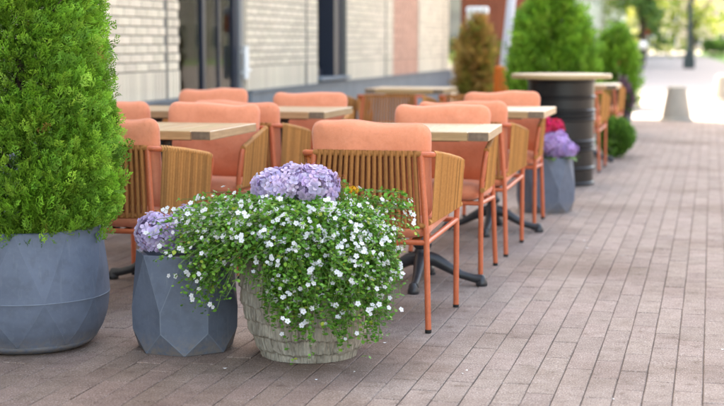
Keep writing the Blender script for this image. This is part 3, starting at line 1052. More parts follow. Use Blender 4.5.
# trailing plant with small white flowers
def trailing_plant(loc):
    root = empty('trailing_plant', loc, 0, label='trailing green plant covered in small white flowers spilling over the stone planter', cat='plant')
    r_ = random.Random(21)
    # end points of stems (right, towards viewer, height), spread, number; heights above the soil at 0.45
    lobes = [((-0.43, 0.10, 0.05), (0.05, 0.09, 0.035), 60), ((-0.40, 0.18, -0.05), (0.06, 0.08, 0.05), 50), ((-0.375, 0.22, -0.15), (0.03, 0.05, 0.05), 40),
             ((-0.27, 0.24, 0.02), (0.06, 0.07, 0.05), 60), ((-0.28, 0.18, 0.09), (0.08, 0.1, 0.03), 60), ((-0.20, 0.30, -0.08), (0.03, 0.03, 0.05), 8),
             ((-0.05, 0.32, -0.17), (0.04, 0.04, 0.07), 60), ((-0.135, 0.29, -0.13), (0.03, 0.03, 0.07), 46), ((-0.10, 0.30, -0.22), (0.02, 0.02, 0.05), 14), ((-0.03, 0.33, -0.28), (0.02, 0.02, 0.05), 22), ((0.05, 0.34, -0.16), (0.06, 0.04, 0.07), 70),
             ((0.11, 0.33, -0.30), (0.018, 0.02, 0.05), 22), ((0.17, 0.32, -0.18), (0.05, 0.04, 0.07), 70), ((0.23, 0.27, -0.30), (0.018, 0.02, 0.05), 24),
             ((0.26, 0.22, -0.14), (0.035, 0.05, 0.075), 70), ((0.285, 0.13, -0.05), (0.03, 0.06, 0.06), 50), ((0.20, 0.10, 0.03), (0.05, 0.08, 0.03), 50),
             ((0.355, -0.02, 0.115), (0.015, 0.03, 0.02), 14), ((0.0, 0.20, 0.055), (0.13, 0.06, 0.03), 80), ((-0.1, 0.1, 0.10), (0.13, 0.08, 0.025), 50), ((0.09, 0.08, 0.09), (0.09, 0.08, 0.02), 60),
             ((0.0, -0.22, 0.08), (0.2, 0.06, 0.06), 40), ((-0.30, -0.15, 0.06), (0.1, 0.08, 0.06), 26), ((0.18, -0.16, 0.02), (0.05, 0.08, 0.03), 26)]
    pos, dirs, nrms, sizes = [], [], [], []
    fp, fd = [], []
    stems = MB()
    for (e, sp, n) in lobes:
        for k in range(n):
            ex, ev, ez = (r_.gauss(e[q], sp[q]) for q in range(3))
            rad = math.hypot(ex, ev)
            # root inside the pot
            a = math.atan2(ev, ex) + r_.gauss(0, 0.35)
            r0 = r_.uniform(0.03, 0.17)
            p0 = (r0 * math.cos(a), r0 * math.sin(a), r_.uniform(0.0, 0.03))
            rimr = min(max(rad * 0.92, 0.16), 0.36) if ez < 0.04 else rad * 0.6
            topz = r_.uniform(0.05, 0.105) + (0.05 if r_.random() < 0.12 else 0.0)
            p1 = (p0[0] * 1.1, p0[1] * 1.1, topz)
            p2 = (math.cos(a) * rimr * 1.02, math.sin(a) * rimr * 1.02, max(ez + 0.03, topz * 0.9 + 0.02))
            p3 = (ex, ev, ez)
            # keep the hanging ends outside the pot
            if ez < 0.0 and rad < 0.285:
                s = 0.285 / max(rad, 0.01); p3 = (ex * s, ev * s, ez)
            L = 18 + int(16 * max(0, -ez) / 0.3)
            pts = bez(p0, p1, p2, p3, L)
            W = [RDIR * p[0] - VDIR * p[1] + Vector((0, 0, p[2])) for p in pts]
            stems.tube([tuple(p) for p in W[::2]], 0.0013, 4, caps=False)
            for i in range(3, len(W)):
                t = (W[i] - W[i - 1]).normalized()
                outw = Vector((W[i].x, W[i].y, 0)); outw = outw.normalized() if outw.length > 0.02 else Vector((0, 0, 1))
                for q in range(r_.choice((3, 3, 4))):
                    s = Vector((r_.gauss(0, 1), r_.gauss(0, 1), r_.gauss(0, 1))).normalized()
                    d = (s - t * s.dot(t)) * 0.9 + t * 0.35 + outw * 0.25 + Vector((0, 0, 0.25))
                    j = Vector((r_.gauss(0, .006), r_.gauss(0, .006), r_.gauss(0, .006)))
                    pos.append(W[i] + j); dirs.append(d); nrms.append(outw * 0.7 + Vector((0, 0, 1)) + s * 0.7); sizes.append(r_.uniform(0.010, 0.0185))
                if i > len(W) * 0.35 and r_.random() < (0.12 if e[0] < -0.2 else 0.082):
                    for c in range(r_.choice((1, 1, 1, 2, 3))):
                        o = outw * r_.uniform(.012, .024) + Vector((r_.gauss(0, .011), r_.gauss(0, .011), r_.uniform(0.0, 0.02)))
                        fp.append(W[i] + o); fd.append(outw * 0.6 - VDIR * 0.5 + Vector((0, 0, 0.7)) + s * 0.45)
    pos, dirs, nrms = (np.array([tuple(q) for q in X]) for X in (pos, dirs, nrms))
    m = len(pos)
    cc = np.array([(0.125, 0.32, 0.040), (0.080, 0.23, 0.028), (0.21, 0.41, 0.05), (0.32, 0.38, 0.05)])
    t = rng.choice(4, m, p=(0.42, 0.33, 0.2, 0.05))
    tint = cc[t] * rng.uniform(0.75, 1.25, (m, 1))
    link('foliage', scatter_mesh('foliage', LEAF_V, LEAF_F, pos, frames(dirs, nrms), np.array(sizes), tint, M['leaf']), root)['kind'] = 'stuff'
    stems.build('stems', M['leafstem'], root)
    fp, fd = (np.array([tuple(q) for q in X]) for X in (fp, fd))
    v, f, nc = flower_template(5, 0.52, 0.14, 0.17)
    k = len(fp)
    tt = np.ones((k, len(v), 3)) * np.array((0.80, 0.79, 0.81)) * rng.uniform(0.9, 1.05, (k, 1, 1))
    tt[:, nc:] = (0.55, 0.42, 0.05)
    bl = link('blossoms', scatter_mesh('blossoms', v, f, fp, frames_z(fd, unit(k)), rng.uniform(0.0068, 0.0108, k), np.clip(tt, 0, .85), M['petal']), root)
    bl['kind'] = 'stuff'
    # spent yellow and orange buds
    idx = rng.choice(m, 170, replace=False)
    bt = np.where(rng.random((170, 1)) < 0.6, np.array([[0.55, 0.42, 0.05]]), np.array([[0.50, 0.20, 0.06]]))
    bu = link('buds', scatter_mesh('buds', [(0, 0, 0), (.3, .4, .2), (0, .9, 0), (-.3, .4, .2)], [(0, 1, 2, 3)], pos[idx] + np.array([0, 0, .008]), frames(dirs[idx], nrms[idx]), np.full(170, .009), bt, M['petal']), root)
    bu['kind'] = 'stuff'
    print('trailing plant', m, 'leaves', k, 'flowers')
trailing_plant((PS[0], PS[1], 0.45))

# small yellow flower and reddish buds
yf = empty('yellow_flower', (PS[0] + (RDIR * 0.165)[0], PS[1] + (RDIR * 0.165)[1], 0.455), 0, label='single small yellow orange flower above the trailing plant', cat='flower')
hydrangea_head('flower_head', yf, (0, 0, 0.165), 0.025, (0.85, 0.42, 0.02), n=34, flat=0.5)
st = MB(); st.tube([(0, 0, 0), (0, 0, 0.165)], 0.002, 5); st.build('stem', M['leafstem'], yf)
rb = empty('red_bud_sprig', (PS[0] + (RDIR * 0.12)[0], PS[1] + (RDIR * 0.12)[1], 0.455), 0, label='sprig of reddish brown buds beside the lilac hydrangea', cat='flower')
for k in range(7):
    a = random.uniform(0, 6.28); rr_ = random.uniform(0, 0.035); zz = random.uniform(0.17, 0.215)
    c = (rr_ * math.cos(a), rr_ * math.sin(a), zz)
    hydrangea_head('bud', rb, c, 0.0085, (0.52, 0.16, 0.07), n=14)
    st = MB(); st.tube([(0, 0, 0), c], 0.0014, 5); st.build('stem', M['leafstem'], rb)

# ------------------------------------------------------------------ armchairs
def pillow(w_, h_, t_, seed, nx=30, nz=22, exp_=5.0, sag=0.0, wr=0.004):
    """soft rectangular cushion: local X width, Z height, Y thickness, centred"""
    v, f = [], []
    def pt(i, j, side):
        u, q = -1 + 2 * i / nx, -1 + 2 * j / nz
        # squeeze grid toward the border
        u = math.sin(u * PI / 2) * 0.45 + u * 0.55
        q = math.sin(q * PI / 2) * 0.45 + q * 0.55
        # rounded corner outline
        cr = 0.30
        x, z_ = u * w_ / 2, q * h_ / 2
        ex, ez = w_ / 2 - cr * min(w_, h_) / 2, h_ / 2 - cr * min(w_, h_) / 2
        R_ = cr * min(w_, h_) / 2 * 1.0
        if abs(x) > ex and abs(z_) > ez:
            dx, dz = abs(x) - ex, abs(z_) - ez
            m_ = max(dx, dz); l = math.hypot(dx, dz)
            if l > 1e-9:
                s = m_ / l
                x = math.copysign(ex + dx * s, x); z_ = math.copysign(ez + dz * s, z_)
        b = max(abs(u) ** exp_, abs(q) ** exp_)
        prof = (1 - abs(u) ** exp_) ** 0.42 * (1 - abs(q) ** exp_) ** 0.42
        y = side * (t_ / 2) * (0.10 + 0.90 * prof)
        belly = 1 + 0.10 * (1 - u * u) * (1 - q * q)
        y *= belly
        nz_ = noise.noise((x * 9 + seed, z_ * 9, side * 2.0 + seed)) * wr + noise.noise((x * 26 + seed, z_ * 14, side + seed)) * wr * 0.45
        y += side * nz_ * prof
        # outline puckers slightly inward between corners
        k = 0.014 * (1 - u * u)
        z_ -= math.copysign(k * abs(q) ** 3, q) if q > 0 else 0
        x -= math.copysign(0.006 * (1 - q * q) * abs(u) ** 3, u)
        z_ += sag * noise.noise((x * 5 + seed, 0, seed)) * max(0, q)
        return (x, y, z_)
    idx = {}
    for side in (-1, 1):
        for i in range(nx + 1):
            for j in range(nz + 1):
                edge = i in (0, nx) or j in (0, nz)
                if edge and side == 1 and False:
                    continue
                idx[side, i, j] = len(v); v.append(pt(i, j, side))
    for side in (-1, 1):
        for i in range(nx):
            for j in range(nz):
                q = (idx[side, i, j], idx[side, i + 1, j], idx[side, i + 1, j + 1], idx[side, i, j + 1])
                f.append(q if side == -1 else q[::-1])
    ring = [(i, 0) for i in range(nx)] + [(nx, j) for j in range(nz)] + [(i, nz) for i in range(nx, 0, -1)] + [(0, j) for j in range(nz, 0, -1)]
    for a, b in zip(ring, ring[1:] + ring[:1]):
        f.append((idx[-1, a[0], a[1]], idx[1, a[0], a[1]], idx[1, b[0], b[1]], idx[-1, b[0], b[1]]))
    mb = MB(); mb.v = v; mb.f = f; mb.mi = [0] * len(f)
    border = [tuple((v[idx[-1, i, j]][k] + v[idx[1, i, j]][k]) / 2 for k in range(3)) for i, j in ring]
    return mb, border

TUBE = 0.0125
RF, RT = (-0.295, -0.245)    # rear foot and rear post top (y)
cush_back, cush_seat = [], []
for s in (1.3, 7.9, 15.2):
    cush_back.append(pillow(0.505, 0.415, 0.135, s, sag=0.02, exp_=3.0, wr=0.012))
    cush_seat.append(pillow(0.525, 0.575, 0.092, s + 40, wr=0.003, exp_=7.0))
def back_cushion_objs(root, var):
    mb, bd = cush_back[var]
    me = bpy.data.meshes.get('back_cushion_%d' % var)
    if me is None:
        me = mb.mesh('back_cushion_%d' % var, M['cushion'], True, 60)
    o = link('back_cushion', me, root, (0, -0.155, 0.648), (math.radians(8), 0, 0))
    pm = bpy.data.meshes.get('piping_b%d' % var)
    if pm is None:
        p = MB(); p.tube(bd, 0.0034, 6, True); pm = p.mesh('piping_b%d' % var, M['piping'], True)
    link('piping', pm, o)
def seat_cushion_objs(root, var):
    mb, bd = cush_seat[var]
    me = bpy.data.meshes.get('seat_cushion_%d' % var)
    if me is None:
        me = mb.mesh('seat_cushion_%d' % var, M['cushion'], True, 60)
    o = link('seat_cushion', me, root, (0, 0.008, 0.428), (math.radians(-87.2), 0, 0))

def make_chair():
    root = empty('armchair', (0, 0, 0))
    for s in (-1, 1):
        m_ = MB(); m_.tube([(s * 0.266, RF, 0.012), (s * 0.252, RF + 0.022, 0.39), (s * 0.224, RT, 0.70), (s * 0.223, RT, 0.722)], TUBE, 12)
        lg = m_.build('leg', M['coral'], root, True, 50)
        c = MB(); c.lathe([(0.0128, 0), (0.0135, 0.002), (0.0135, 0.014)], 12, (s * 0.266, RF)); c.build('foot_cap', M['rubber'], lg)
        m_ = MB(); m_.tube([(s * 0.278, 0.292, 0.012), (s * 0.277, 0.296, 0.40), (s * 0.281, 0.30, 0.50), (s * 0.298, 0.303, 0.625), (s * 0.300, 0.293, 0.642)], TUBE, 12)
        lg = m_.build('leg', M['coral'], root, True, 50)
        c = MB(); c.lathe([(0.0128, 0), (0.0135, 0.002), (0.0135, 0.014)], 12, (s * 0.278, 0.292)); c.build('foot_cap', M['rubber'], lg)
        # arm rail: bends out of the back corner and runs forward
        m_ = MB(); m_.tube([(s * 0.218, RT, 0.718), (s * 0.245, RT + 0.002, 0.718), (s * 0.262, RT + 0.010, 0.717), (s * 0.270, RT + 0.028, 0.716)], TUBE * 0.95, 10)
        m_.build('corner_tube', M['coral'], root, True, 50)
        m_ = MB(); m_.tube([(s * 0.270, RT + 0.024, 0.7165), (s * 0.289, 0.0, 0.694), (s * 0.301, 0.22, 0.662), (s * 0.300, 0.285, 0.648)], 0.0135, 10)
        m_.build('arm_rail', M['rope_lit'], root, True, 50)
        m_ = MB(); m_.tube([(s * 0.252, -0.235, 0.440), (s * 0.270, 0.05, 0.449), (s * 0.288, 0.325, 0.458)], 0.0125, 10)
        m_.build('lower_arm_rail', M['rope_lit'], root, True, 50)
        # ropes of the side panel
        n = 20
        for k in range(n):
            t0, t1 = (k + 0.5) / n - 0.31 / n, (k + 0.5) / n + 0.31 / n
            def top(t):
                y = RT + 0.028 + t * (0.275 - RT - 0.028)
                zt = 0.7155 + (0.650 - 0.7155) * t ** 1.15
                return Vector((s * (0.270 + 0.030 * t - 0.010 * t * (t - 1)), y, zt + 0.004))
            def bot(t):
                return Vector((s * (0.252 + 0.032 * t), -0.215 + t * 0.50, 0.440 + 0.016 * t - 0.004))
            a0, a1, b0, b1 = top(t0), top(t1), bot(t0), bot(t1)
            ox = Vector((s * 0.0135, 0, 0.002)); th_ = Vector((s * 0.003, 0, 0))
            m_ = MB()
            mid = lambda p, q: (p + q) / 2
            bul = ox * 1.35
            vs = [b0 + ox * .85, mid(b0, b1) + bul, b1 + ox * .85, a1 + ox * .85, mid(a0, a1) + bul, a0 + ox * .85,
                  b0 + ox * .6, b1 + ox * .6, a1 + ox * .6, a0 + ox * .6,
                  a0 + Vector((0, 0, .0135)), a1 + Vector((0, 0, .0135))]
            fs = [(0, 1, 4, 5), (1, 2, 3, 4), (6, 9, 8, 7), (0, 5, 9, 6), (2, 7, 8, 3), (5, 10, 9), (3, 8, 11), (5, 4, 3, 11, 10), (9, 10, 11, 8), (0, 6, 7, 2, 1)]
            if s < 0: fs = [q[::-1] for q in fs]
            m_.add(vs, fs)
            m_.build('side_slat', M['rope_lit'], root)
        # side rail of the seat
        m_ = MB(); m_.tube([(s * 0.254, RF + 0.02, 0.364), (s * 0.277, 0.296, 0.392)], TUBE * 0.9, 10)
        m_.build('side_rail', M['coral'], root, True, 50)
    m_ = MB(); m_.tube([(-0.225, RT, 0.719), (0, RT - 0.012, 0.719), (0.225, RT, 0.719)], 0.0135, 10)
    m_.build('back_rail', M['rope'], root, True, 50)
    m_ = MB(); m_.tube([(-0.25, RF + 0.024, 0.432), (0, RF + 0.014, 0.432), (0.25, RF + 0.024, 0.432)], 0.0125, 10)
    m_.build('lower_back_rail', M['rope'], root, True, 50)
    for y, hw, zr in ((RF + 0.02, 0.254, 0.364), (0.296, 0.277, 0.392)):
        m_ = MB(); m_.tube([(-hw, y, zr), (hw, y, zr)], TUBE * 0.9, 10)
        m_.build('cross_rail', M['coral'], root, True, 50)
    n = 18
    for k in range(n):
        u = -1 + 2 * (k + 0.5) / n
        x1, x0 = u * 0.210, u * 0.232
        wv = 0.0072
        bow = 0.012 * (1 - u * u)
        yt, yb = RT - bow, RF + 0.024 - 0.010 * (1 - u * u)
        m_ = MB()
        v = []
        for (x, y, z_, d) in ((x0, yb, 0.424, 0.0145), (x0, yb, 0.440, 0.0150), ((x0 + x1) / 2, (yb + yt) / 2, 0.58, 0.0130), (x1, yt, 0.710, 0.0155), (x1, yt, 0.733, 0.0135)):
            v += [(x - wv, y - d * .75, z_), (x, y - d, z_), (x + wv, y - d * .75, z_), (x + wv, y + d * .75, z_), (x - wv, y + d * .75, z_)]
        f = [(4, 3, 2, 1, 0), (20, 21, 22, 23, 24)]
        for r in range(4):
            for i in range(5):
                j = (i + 1) % 5
                f.append((r * 5 + i, r * 5 + j, r * 5 + 5 + j, r * 5 + 5 + i))
        m_.add(v, f)
        m_.build('back_slat', M['rope'], root)
    m_ = MB()
    for k in range(6):
        x = -0.2 + 0.08 * k
        m_.add([(x - .018, RF + .02, .368), (x + .018, RF + .02, .368), (x + .018, .296, .396), (x - .018, .296, .396)], [(0, 1, 2, 3)])
    m_.build('seat_webbing', M['rope'], root)
    back_cushion_objs(root, 0)
    seat_cushion_objs(root, 0)
    return root

proto = make_chair()
GCH = 'coral cushioned rope armchairs on the terrace'
CH = [
    (-1.352, 5.970, 0, 'coral armchair seen from behind just past the stone planter, its slatted back nearest'),
    (-1.345, 7.215, 180, 'coral armchair facing us across the front right table'),
    (-1.335, 8.130, 0, 'coral armchair turned away at the second table of the street side row'),
    (-1.330, 9.300, 180, 'coral armchair facing us across the table before the planter of pink flowers'),
    (-2.540, 6.030, -2, 'coral armchair with slatted back half hidden behind the tall front conifer'),
    (-2.540, 7.080, 181, 'coral armchair facing us across the table next to the tall conifer'),
    (-2.545, 7.790, 1, 'coral armchair turned away, back to back behind the chair facing us near the conifer'),
    (-2.545, 8.980, 180, 'coral armchair facing us at the farther table of the middle row, before the brick wall'),
    (-3.190, 7.520, 0, 'coral armchair whose cushion peeks out right beside the conifer, higher than the nearer one'),
    (-3.360, 9.400, 180, 'coral armchair facing us in front of the glass door'),
    (-2.620, 12.150, 0, 'brown slatted armchair back in the distance below the salmon brick strip'),
    (-3.330, 12.150, 0, 'brown slatted armchair far back beside the plinth, left of another slatted back'),
    (-1.930, 12.200, 0, 'armchair far back, mostly hidden behind the row of coral cushions'),
    (-1.230, 13.50, 0, 'armchair just beyond the black drum, its front leg standing clear'),
    (-1.210, 15.70, 0, 'farthest armchair beyond the black drum, behind the round green bush'),
]
for i, (x, y, a, lab) in enumerate(CH):
    o = proto if i == 0 else copy_tree(proto)
    o.location = (x, y, 0.001)
    o.rotation_euler = (0, 0, math.radians(a))
    tag(o, lab, 'armchair', GCH)
    if i % 3:
        for c in o.children:
            if c.name.startswith('back_cushion'):
                nm = 'back_cushion_%d' % (i % 3)
                me = bpy.data.meshes.get(nm) or cush_back[i % 3][0].mesh(nm, M['cushion'], True, 60)
                c.data = me
                pm = bpy.data.meshes.get('piping_b%d' % (i % 3))
                if pm is None:
                    p = MB(); p.tube(cush_back[i % 3][1], 0.0034, 6, True); pm = p.mesh('piping_b%d' % (i % 3), M['piping'], True)
                for q in c.children: q.data = pm
                c.location.z += random.uniform(-0.008, 0.006)
                c.rotation_euler.z = random.uniform(-0.03, 0.03)
# back cushions of the far slatted chairs stand low behind their backs
for o in [q for q in col.objects if q.get('category') == 'armchair' and q.location.y > 11]:
    for c in list(o.children):
        if c.name.startswith('back_cushion'):
            for q in list(c.children): bpy.data.objects.remove(q)
            bpy.data.objects.remove(c)

# ------------------------------------------------------------------ tables
TZ = 0.762
def make_table():
    root = empty('table', (0, 0, 0))
    hw, hd, t = 0.35, 0.345, 0.042
    for s in (-1, 1):
        m_ = MB(); m_.box(min(s * hw, s * (hw - 0.095)), max(s * hw, s * (hw - 0.095)), -hd, hd, TZ - t, TZ, 0.003)
        # end grain on the two short faces
        ob = m_.build('side_board', M['wood'], root)
        for e in (-1, 1):
            g_ = MB(); x0, x1 = min(s * hw, s * (hw - 0.095)) + 0.003, max(s * hw, s * (hw - 0.095)) - 0.003
            y0, y1 = (hd, hd + 0.0015) if e > 0 else (-hd - 0.0015, -hd)
            g_.box(x0, x1, y0, y1, TZ - t + 0.003, TZ - 0.003); g_.build('end_grain', M['endgrain'], ob)
    for e in (-1, 1):
        m_ = MB(); m_.box(-hw + 0.097, hw - 0.097, min(e * hd, e * (hd - 0.095)), max(e * hd, e * (hd - 0.095)), TZ - t, TZ - 0.0008, 0.003)
        m_.build('end_board', M['wood_x'], root)
    n = 5
    ww = (2 * hw - 0.194) / n
    for k in range(n):
        x0 = -hw + 0.097 + k * ww
        m_ = MB(); m_.box(x0 + 0.001, x0 + ww - 0.001, -hd + 0.097, hd - 0.097, TZ - t + 0.006, TZ - 0.0012, 0.002)
        m_.build('plank', M['wood'], root)
    m_ = MB(); m_.box(-0.20, 0.20, -0.20, 0.20, TZ - t - 0.012, TZ - t - 0.001); m_.build('top_plate', M['iron'], root)
    m_ = MB(); m_.lathe([(0.042, 0.10), (0.046, 0.13), (0.040, 0.16), (0.033, 0.175), (0.045, 0.185), (0.047, 0.20), (0.036, 0.212), (0.029, 0.23), (0.028, 0.60), (0.034, 0.615), (0.034, 0.63), (0.028, 0.645), (0.030, 0.69), (0.06, 0.709)], 20)
    m_.build('column', M['iron'], root, True, 45)
    for k in range(4):
        a = PI / 2 * k
        c, s = math.cos(a), math.sin(a)
        prof = [(0.02, 0.13), (0.07, 0.118), (0.13, 0.085), (0.19, 0.052), (0.25, 0.036), (0.285, 0.032)]
        m_ = MB(); m_.tube([(r * c, r * s, z_) for r, z_ in prof], [0.036, 0.032, 0.026, 0.021, 0.020, 0.024], 10)
        ft = m_.build('foot', M['iron'], root, True, 50)
        m_ = MB(); m_.lathe([(0.024, 0.0), (0.028, 0.004), (0.028, 0.018), (0.020, 0.035), (0.012, 0.05), (0.006, 0.054)], 14, (0.29 * c, 0.29 * s)); m_.build('foot_pad', M['iron'], ft, True, 50)
    return root
tp = make_table()
TB = [
    (-1.340, 6.84, 3, 'wooden table with black iron base between the two nearest street side chairs'),
    (-1.300, 8.90, 0, 'wooden table in front of the black drum, its corner over the pink flowers'),
    (-2.575, 6.64, 0, 'wooden table at left between the chair behind the conifer and the one facing it'),
    (-2.545, 8.55, 0, 'wooden table in the middle row farther back, before the plinth'),
    (-3.330, 8.45, 0, 'wooden table mostly hidden, at the wall side by the glass door'),
    (-2.600, 12.75, 0, 'far wooden table behind the brown slatted chair'),
    (-1.220, 14.35, 0, 'far wooden table beyond the black drum at the pavement side'),
]
for i, (x, y, a, lab) in enumerate(TB):
    o = tp if i == 0 else copy_tree(tp)
    o.location = (x, y, 0.001); o.rotation_euler = (0, 0, math.radians(a))
    tag(o, lab, 'table', 'wooden terrace tables with iron bases')

# ------------------------------------------------------------------ oil drum table
dr = empty('drum_table', (-1.20, 12.05, 0.001), 0, label='black ribbed oil drum table with a thin wooden top', cat='drum table')
prof = [(0.270, 0.0), (0.282, 0.006), (0.282, 0.02), (0.272, 0.03)]
for zc in (0.14, 0.29, 0.325, 0.36, 0.54, 0.575, 0.61, 0.72):
    prof += [(0.272, zc - 0.016), (0.284, zc - 0.005), (0.284, zc + 0.005), (0.272, zc + 0.016)]
prof += [(0.272, 0.84), (0.282, 0.85), (0.282, 0.865), (0.26, 0.868)]
d_ = MB(); d_.lathe(prof, 48); d_.build('drum', M['barrel'], dr, True, 35)
d_ = MB(); d_.lathe([(0.405, 0.87), (0.412, 0.875), (0.412, 0.902), (0.405, 0.907)], 48); d_.build('table_top', M['wood'], dr, True, 35)

# ------------------------------------------------------------------ farther conifers, plants, props
FAR = [
    ('green', (-1.64, 15.5), 0.42, 2.35, 5200, 0.15, 'large dark green conifer rising behind the black drum'),
    ('green', (-1.19, 19.0), 0.27, 1.36, 2600, 0.13, 'small rounded green conifer at the pavement end of the terrace'),
    ('brown', (-2.70, 17.0), 0.23, 1.46, 2600, 0.11, 'browned drying conifer in front of the red brown block'),
    ('green', (-2.30, 18.0), 0.21, 1.52, 2000, 0.11, 'slim yellow green conifer between the pale pole and the large conifer'),
]
for (kind, (x, y), r, top, n, size, lab) in FAR:
    H = top - 0.40
    prof = [(0.0, r * .7), (0.08 * H, r * .9), (0.2 * H, r), (0.45 * H, r * .97), (0.66 * H, r * .88), (0.84 * H, r * .68), (0.94 * H, r * .42), (H, r * .12)]
    if r > 0.4: prof = [(0.0, .33), (.15, .42), (.45, .44), (.72, .41), (.95, .35), (1.15, .265), (1.30, .16), (1.38, .04)]
    conifer('potted_conifer', (x, y, 0.40), prof, n, size, BROWN if kind == 'brown' else GREEN, lab, 0.10, 7, False, 'potted conifers', 0.03, 2, 6, 0.045)
    pt_ = empty('conifer_pot', (x, y, 0), 0, label={0.42: 'dark pot under the large conifer behind the drum', 0.27: 'dark pot under the small conifer at the end of the terrace',
                                                   0.23: 'dark pot under the browned conifer', 0.21: 'dark pot under the slim conifer beside the pale pole'}[r], cat='planter', group='dark conifer pots')
    m_ = MB(); m_.lathe([(r * .62, 0), (r * .7, .03), (r * .82, .3), (r * .84, .41), (r * .9, .415), (r * .9, .45), (r * .8, .452), (r * .78, .40)], 28, cap1=False); m_.build('pot_body', M['clay'], pt_, True, 40)
    m_ = MB(); m_.lathe([(r * .79, .39), (r * .2, .395)], 28, cap0=False); m_.build('soil', M['soil'], pt_)

def leaf_ball(name, loc, r, n, size, cols, label, cat, zc, stretch=1.0):
    root = empty(name, loc, 0, label=label, cat=cat)
    u = unit(n)
    lump = np.array([noise.noise(tuple(q * 2.3)) for q in u])
    pos = u * (r * (1 + 0.18 * lump) * rng.beta(4, 1.2, n))[:, None]
    pos[:, 2] = pos[:, 2] * stretch + zc
    cc = np.array(cols)[rng.integers(0, len(cols), n)] * rng.uniform(0.75, 1.25, (n, 1))
    me = scatter_mesh('foliage', LEAF_V, LEAF_F, pos, frames(u + unit(n) * 0.6 + np.array([0, 0, .4]), u + unit(n) * 0.8), size * rng.uniform(.7, 1.2, n), cc, M['leaf'])
    link('foliage', me, root)
    m_ = MB()
    for k in range(9):
        a = 2 * PI * k / 9
        m_.tube([(0.02 * math.cos(a), 0.02 * math.sin(a), 0), (r * .5 * math.cos(a), r * .5 * math.sin(a), zc + r * .3)], 0.005, 5)
    m_.build('stem', M['bark'], root)
    return root
leaf_ball('round_bush', (-0.93, 14.95, 0.0), 0.185, 2600, 0.035, [(0.11, 0.25, 0.04), (0.15, 0.31, 0.05), (0.08, 0.19, 0.03)], 'round green bush on the pavement beyond the black drum', 'bush', 0.21, 1.05)
leaf_ball('purple_plant', (-1.02, 17.6, 0.0), 0.105, 500, 0.06, [(0.16, 0.08, 0.12), (0.10, 0.06, 0.07), (0.28, 0.18, 0.22), (0.10, 0.16, 0.05)], 'dark purple leaved plant at the end of the terrace', 'plant', 0.50, 2.2)

pp = empty('leaning_pole', (-2.32, 16.5, 0.0), 0, label='pale leaning pole standing in an orange foot between two conifers', cat='pole')
m_ = MB(); m_.tube([(-0.02, 0, 0.62), (0.02, 0, 0.85), (0.26, 0, 3.2)], 0.052, 12); m_.build('pole', M['lilac_white'], pp, True, 50)
m_ = MB(); m_.lathe([(0.16, 0), (0.165, 0.05), (0.09, 0.12), (0.065, 0.5), (0.085, 0.62), (0.075, 0.88), (0.055, 0.90)], 20, (-0.01, 0)); m_.build('foot', M['orange'], pp, True, 40)

sg = empty('lantern_sign', (-3.0, 19.0, 0.0), 0, label='white rounded lantern shaped box with orange side above the browned conifer', cat='sign')
m_ = MB(); m_.tube([(0, 0, 0), (0, 0, 1.34)], 0.03, 10); m_.build('post', M['lilac_white'], sg, True)
m_ = MB(); m_.box(-0.14, 0.14, -0.07, 0.07, 1.53, 1.63, 0.02); m_.box(-0.14, -0.02, -0.07, 0.07, 1.34, 1.53, 0.012); m_.build('box', M['white'], sg)
m_ = MB(); m_.box(-0.018, 0.13, -0.065, 0.065, 1.30, 1.528, 0.015); m_.build('orange_side', M['orange'], sg)

for (x, y, lab) in ((-0.49, 22.15, 'tapered concrete bollard standing before the sunlit strip'), (0.24, 30.0, 'tapered bollard in full sun at the edge of view')):
    m_ = MB()
    e = empty('bollard', (x, y, -0.03), 0, label=lab, cat='bollard', group='concrete bollards')
    m_.lathe([(0.24, 0), (0.24, 0.06), (0.215, 0.08), (0.145, 0.50), (0.135, 0.53), (0.10, 0.55)], 28); m_.build('shaft', M['concrete'], e, True, 40)
    m_ = MB(); m_.lathe([(0.262, 0), (0.262, 0.035), (0.25, 0.045)], 28); m_.build('base', M['concrete'], e, True, 40)

# ------------------------------------------------------------------ the street beyond
def simple_building(name, x0, x1, y0, y1, h, m_, lab, wx=2.2, face_y=True, face_x=None):
    root = empty(name, ((x0 + x1) / 2, y0, -0.03), 0, label=lab, cat='building')
    cx_ = (x0 + x1) / 2
    b = MB(); b.box(x0 - cx_, x1 - cx_, 0, y1 - y0, 0, h); b.build('wall', m_, root)
    r = MB(); r.box(x0 - cx_ - .2, x1 - cx_ + .2, -.2, y1 - y0 + .2, h, h + 0.4); r.build('roof', M['roof'], root)
    n = 0
    for zf in np.arange(0.7, h - 1.5, 3.1):
        if face_y:
            for xx in np.arange(x0 + 1.0, x1 - 1.4, wx):
                q = MB(); q.box(xx - cx_, xx - cx_ + 1.1, -0.05, 0.0, zf, zf + 1.7); wn_ = q.build('window', M['white'], root)
                q = MB(); q.box(xx - cx_ + .08, xx - cx_ + 1.02, -0.07, -0.05, zf + .08, zf + 1.62); q.build('pane', M['winglass'], wn_)
        if face_x is not None:
            fx = (x1 - cx_) if face_x > 0 else (x0 - cx_)
            for yy in np.arange(1.0, y1 - y0 - 1.4, 3.0):
                q = MB(); q.box(min(fx, fx + face_x * .05), max(fx, fx + face_x * .05), yy, yy + 1.2, zf, zf + 1.7); wn_ = q.build('window', M['white'], root)
                q = MB(); q.box(min(fx + face_x * .05, fx + face_x * .07), max(fx + face_x * .05, fx + face_x * .07), yy + .08, yy + 1.12, zf + .08, zf + 1.62); q.build('pane', M['winglass'], wn_)
    return root
simple_building('street_building', -18, -8.5, 44.6, 150, 14, M['facade'], 'pale building farther down the street on the terrace side', face_y=True, face_x=1)
simple_building('far_building', -26, 6, 205, 220, 16, M['facade2'], 'warm pale building closing the far end of the street', wx=3.2)
simple_building('far_building', 9, 44, 190, 206, 13, M['facade'], 'pale building far off behind the trees and hedge', wx=3.4)

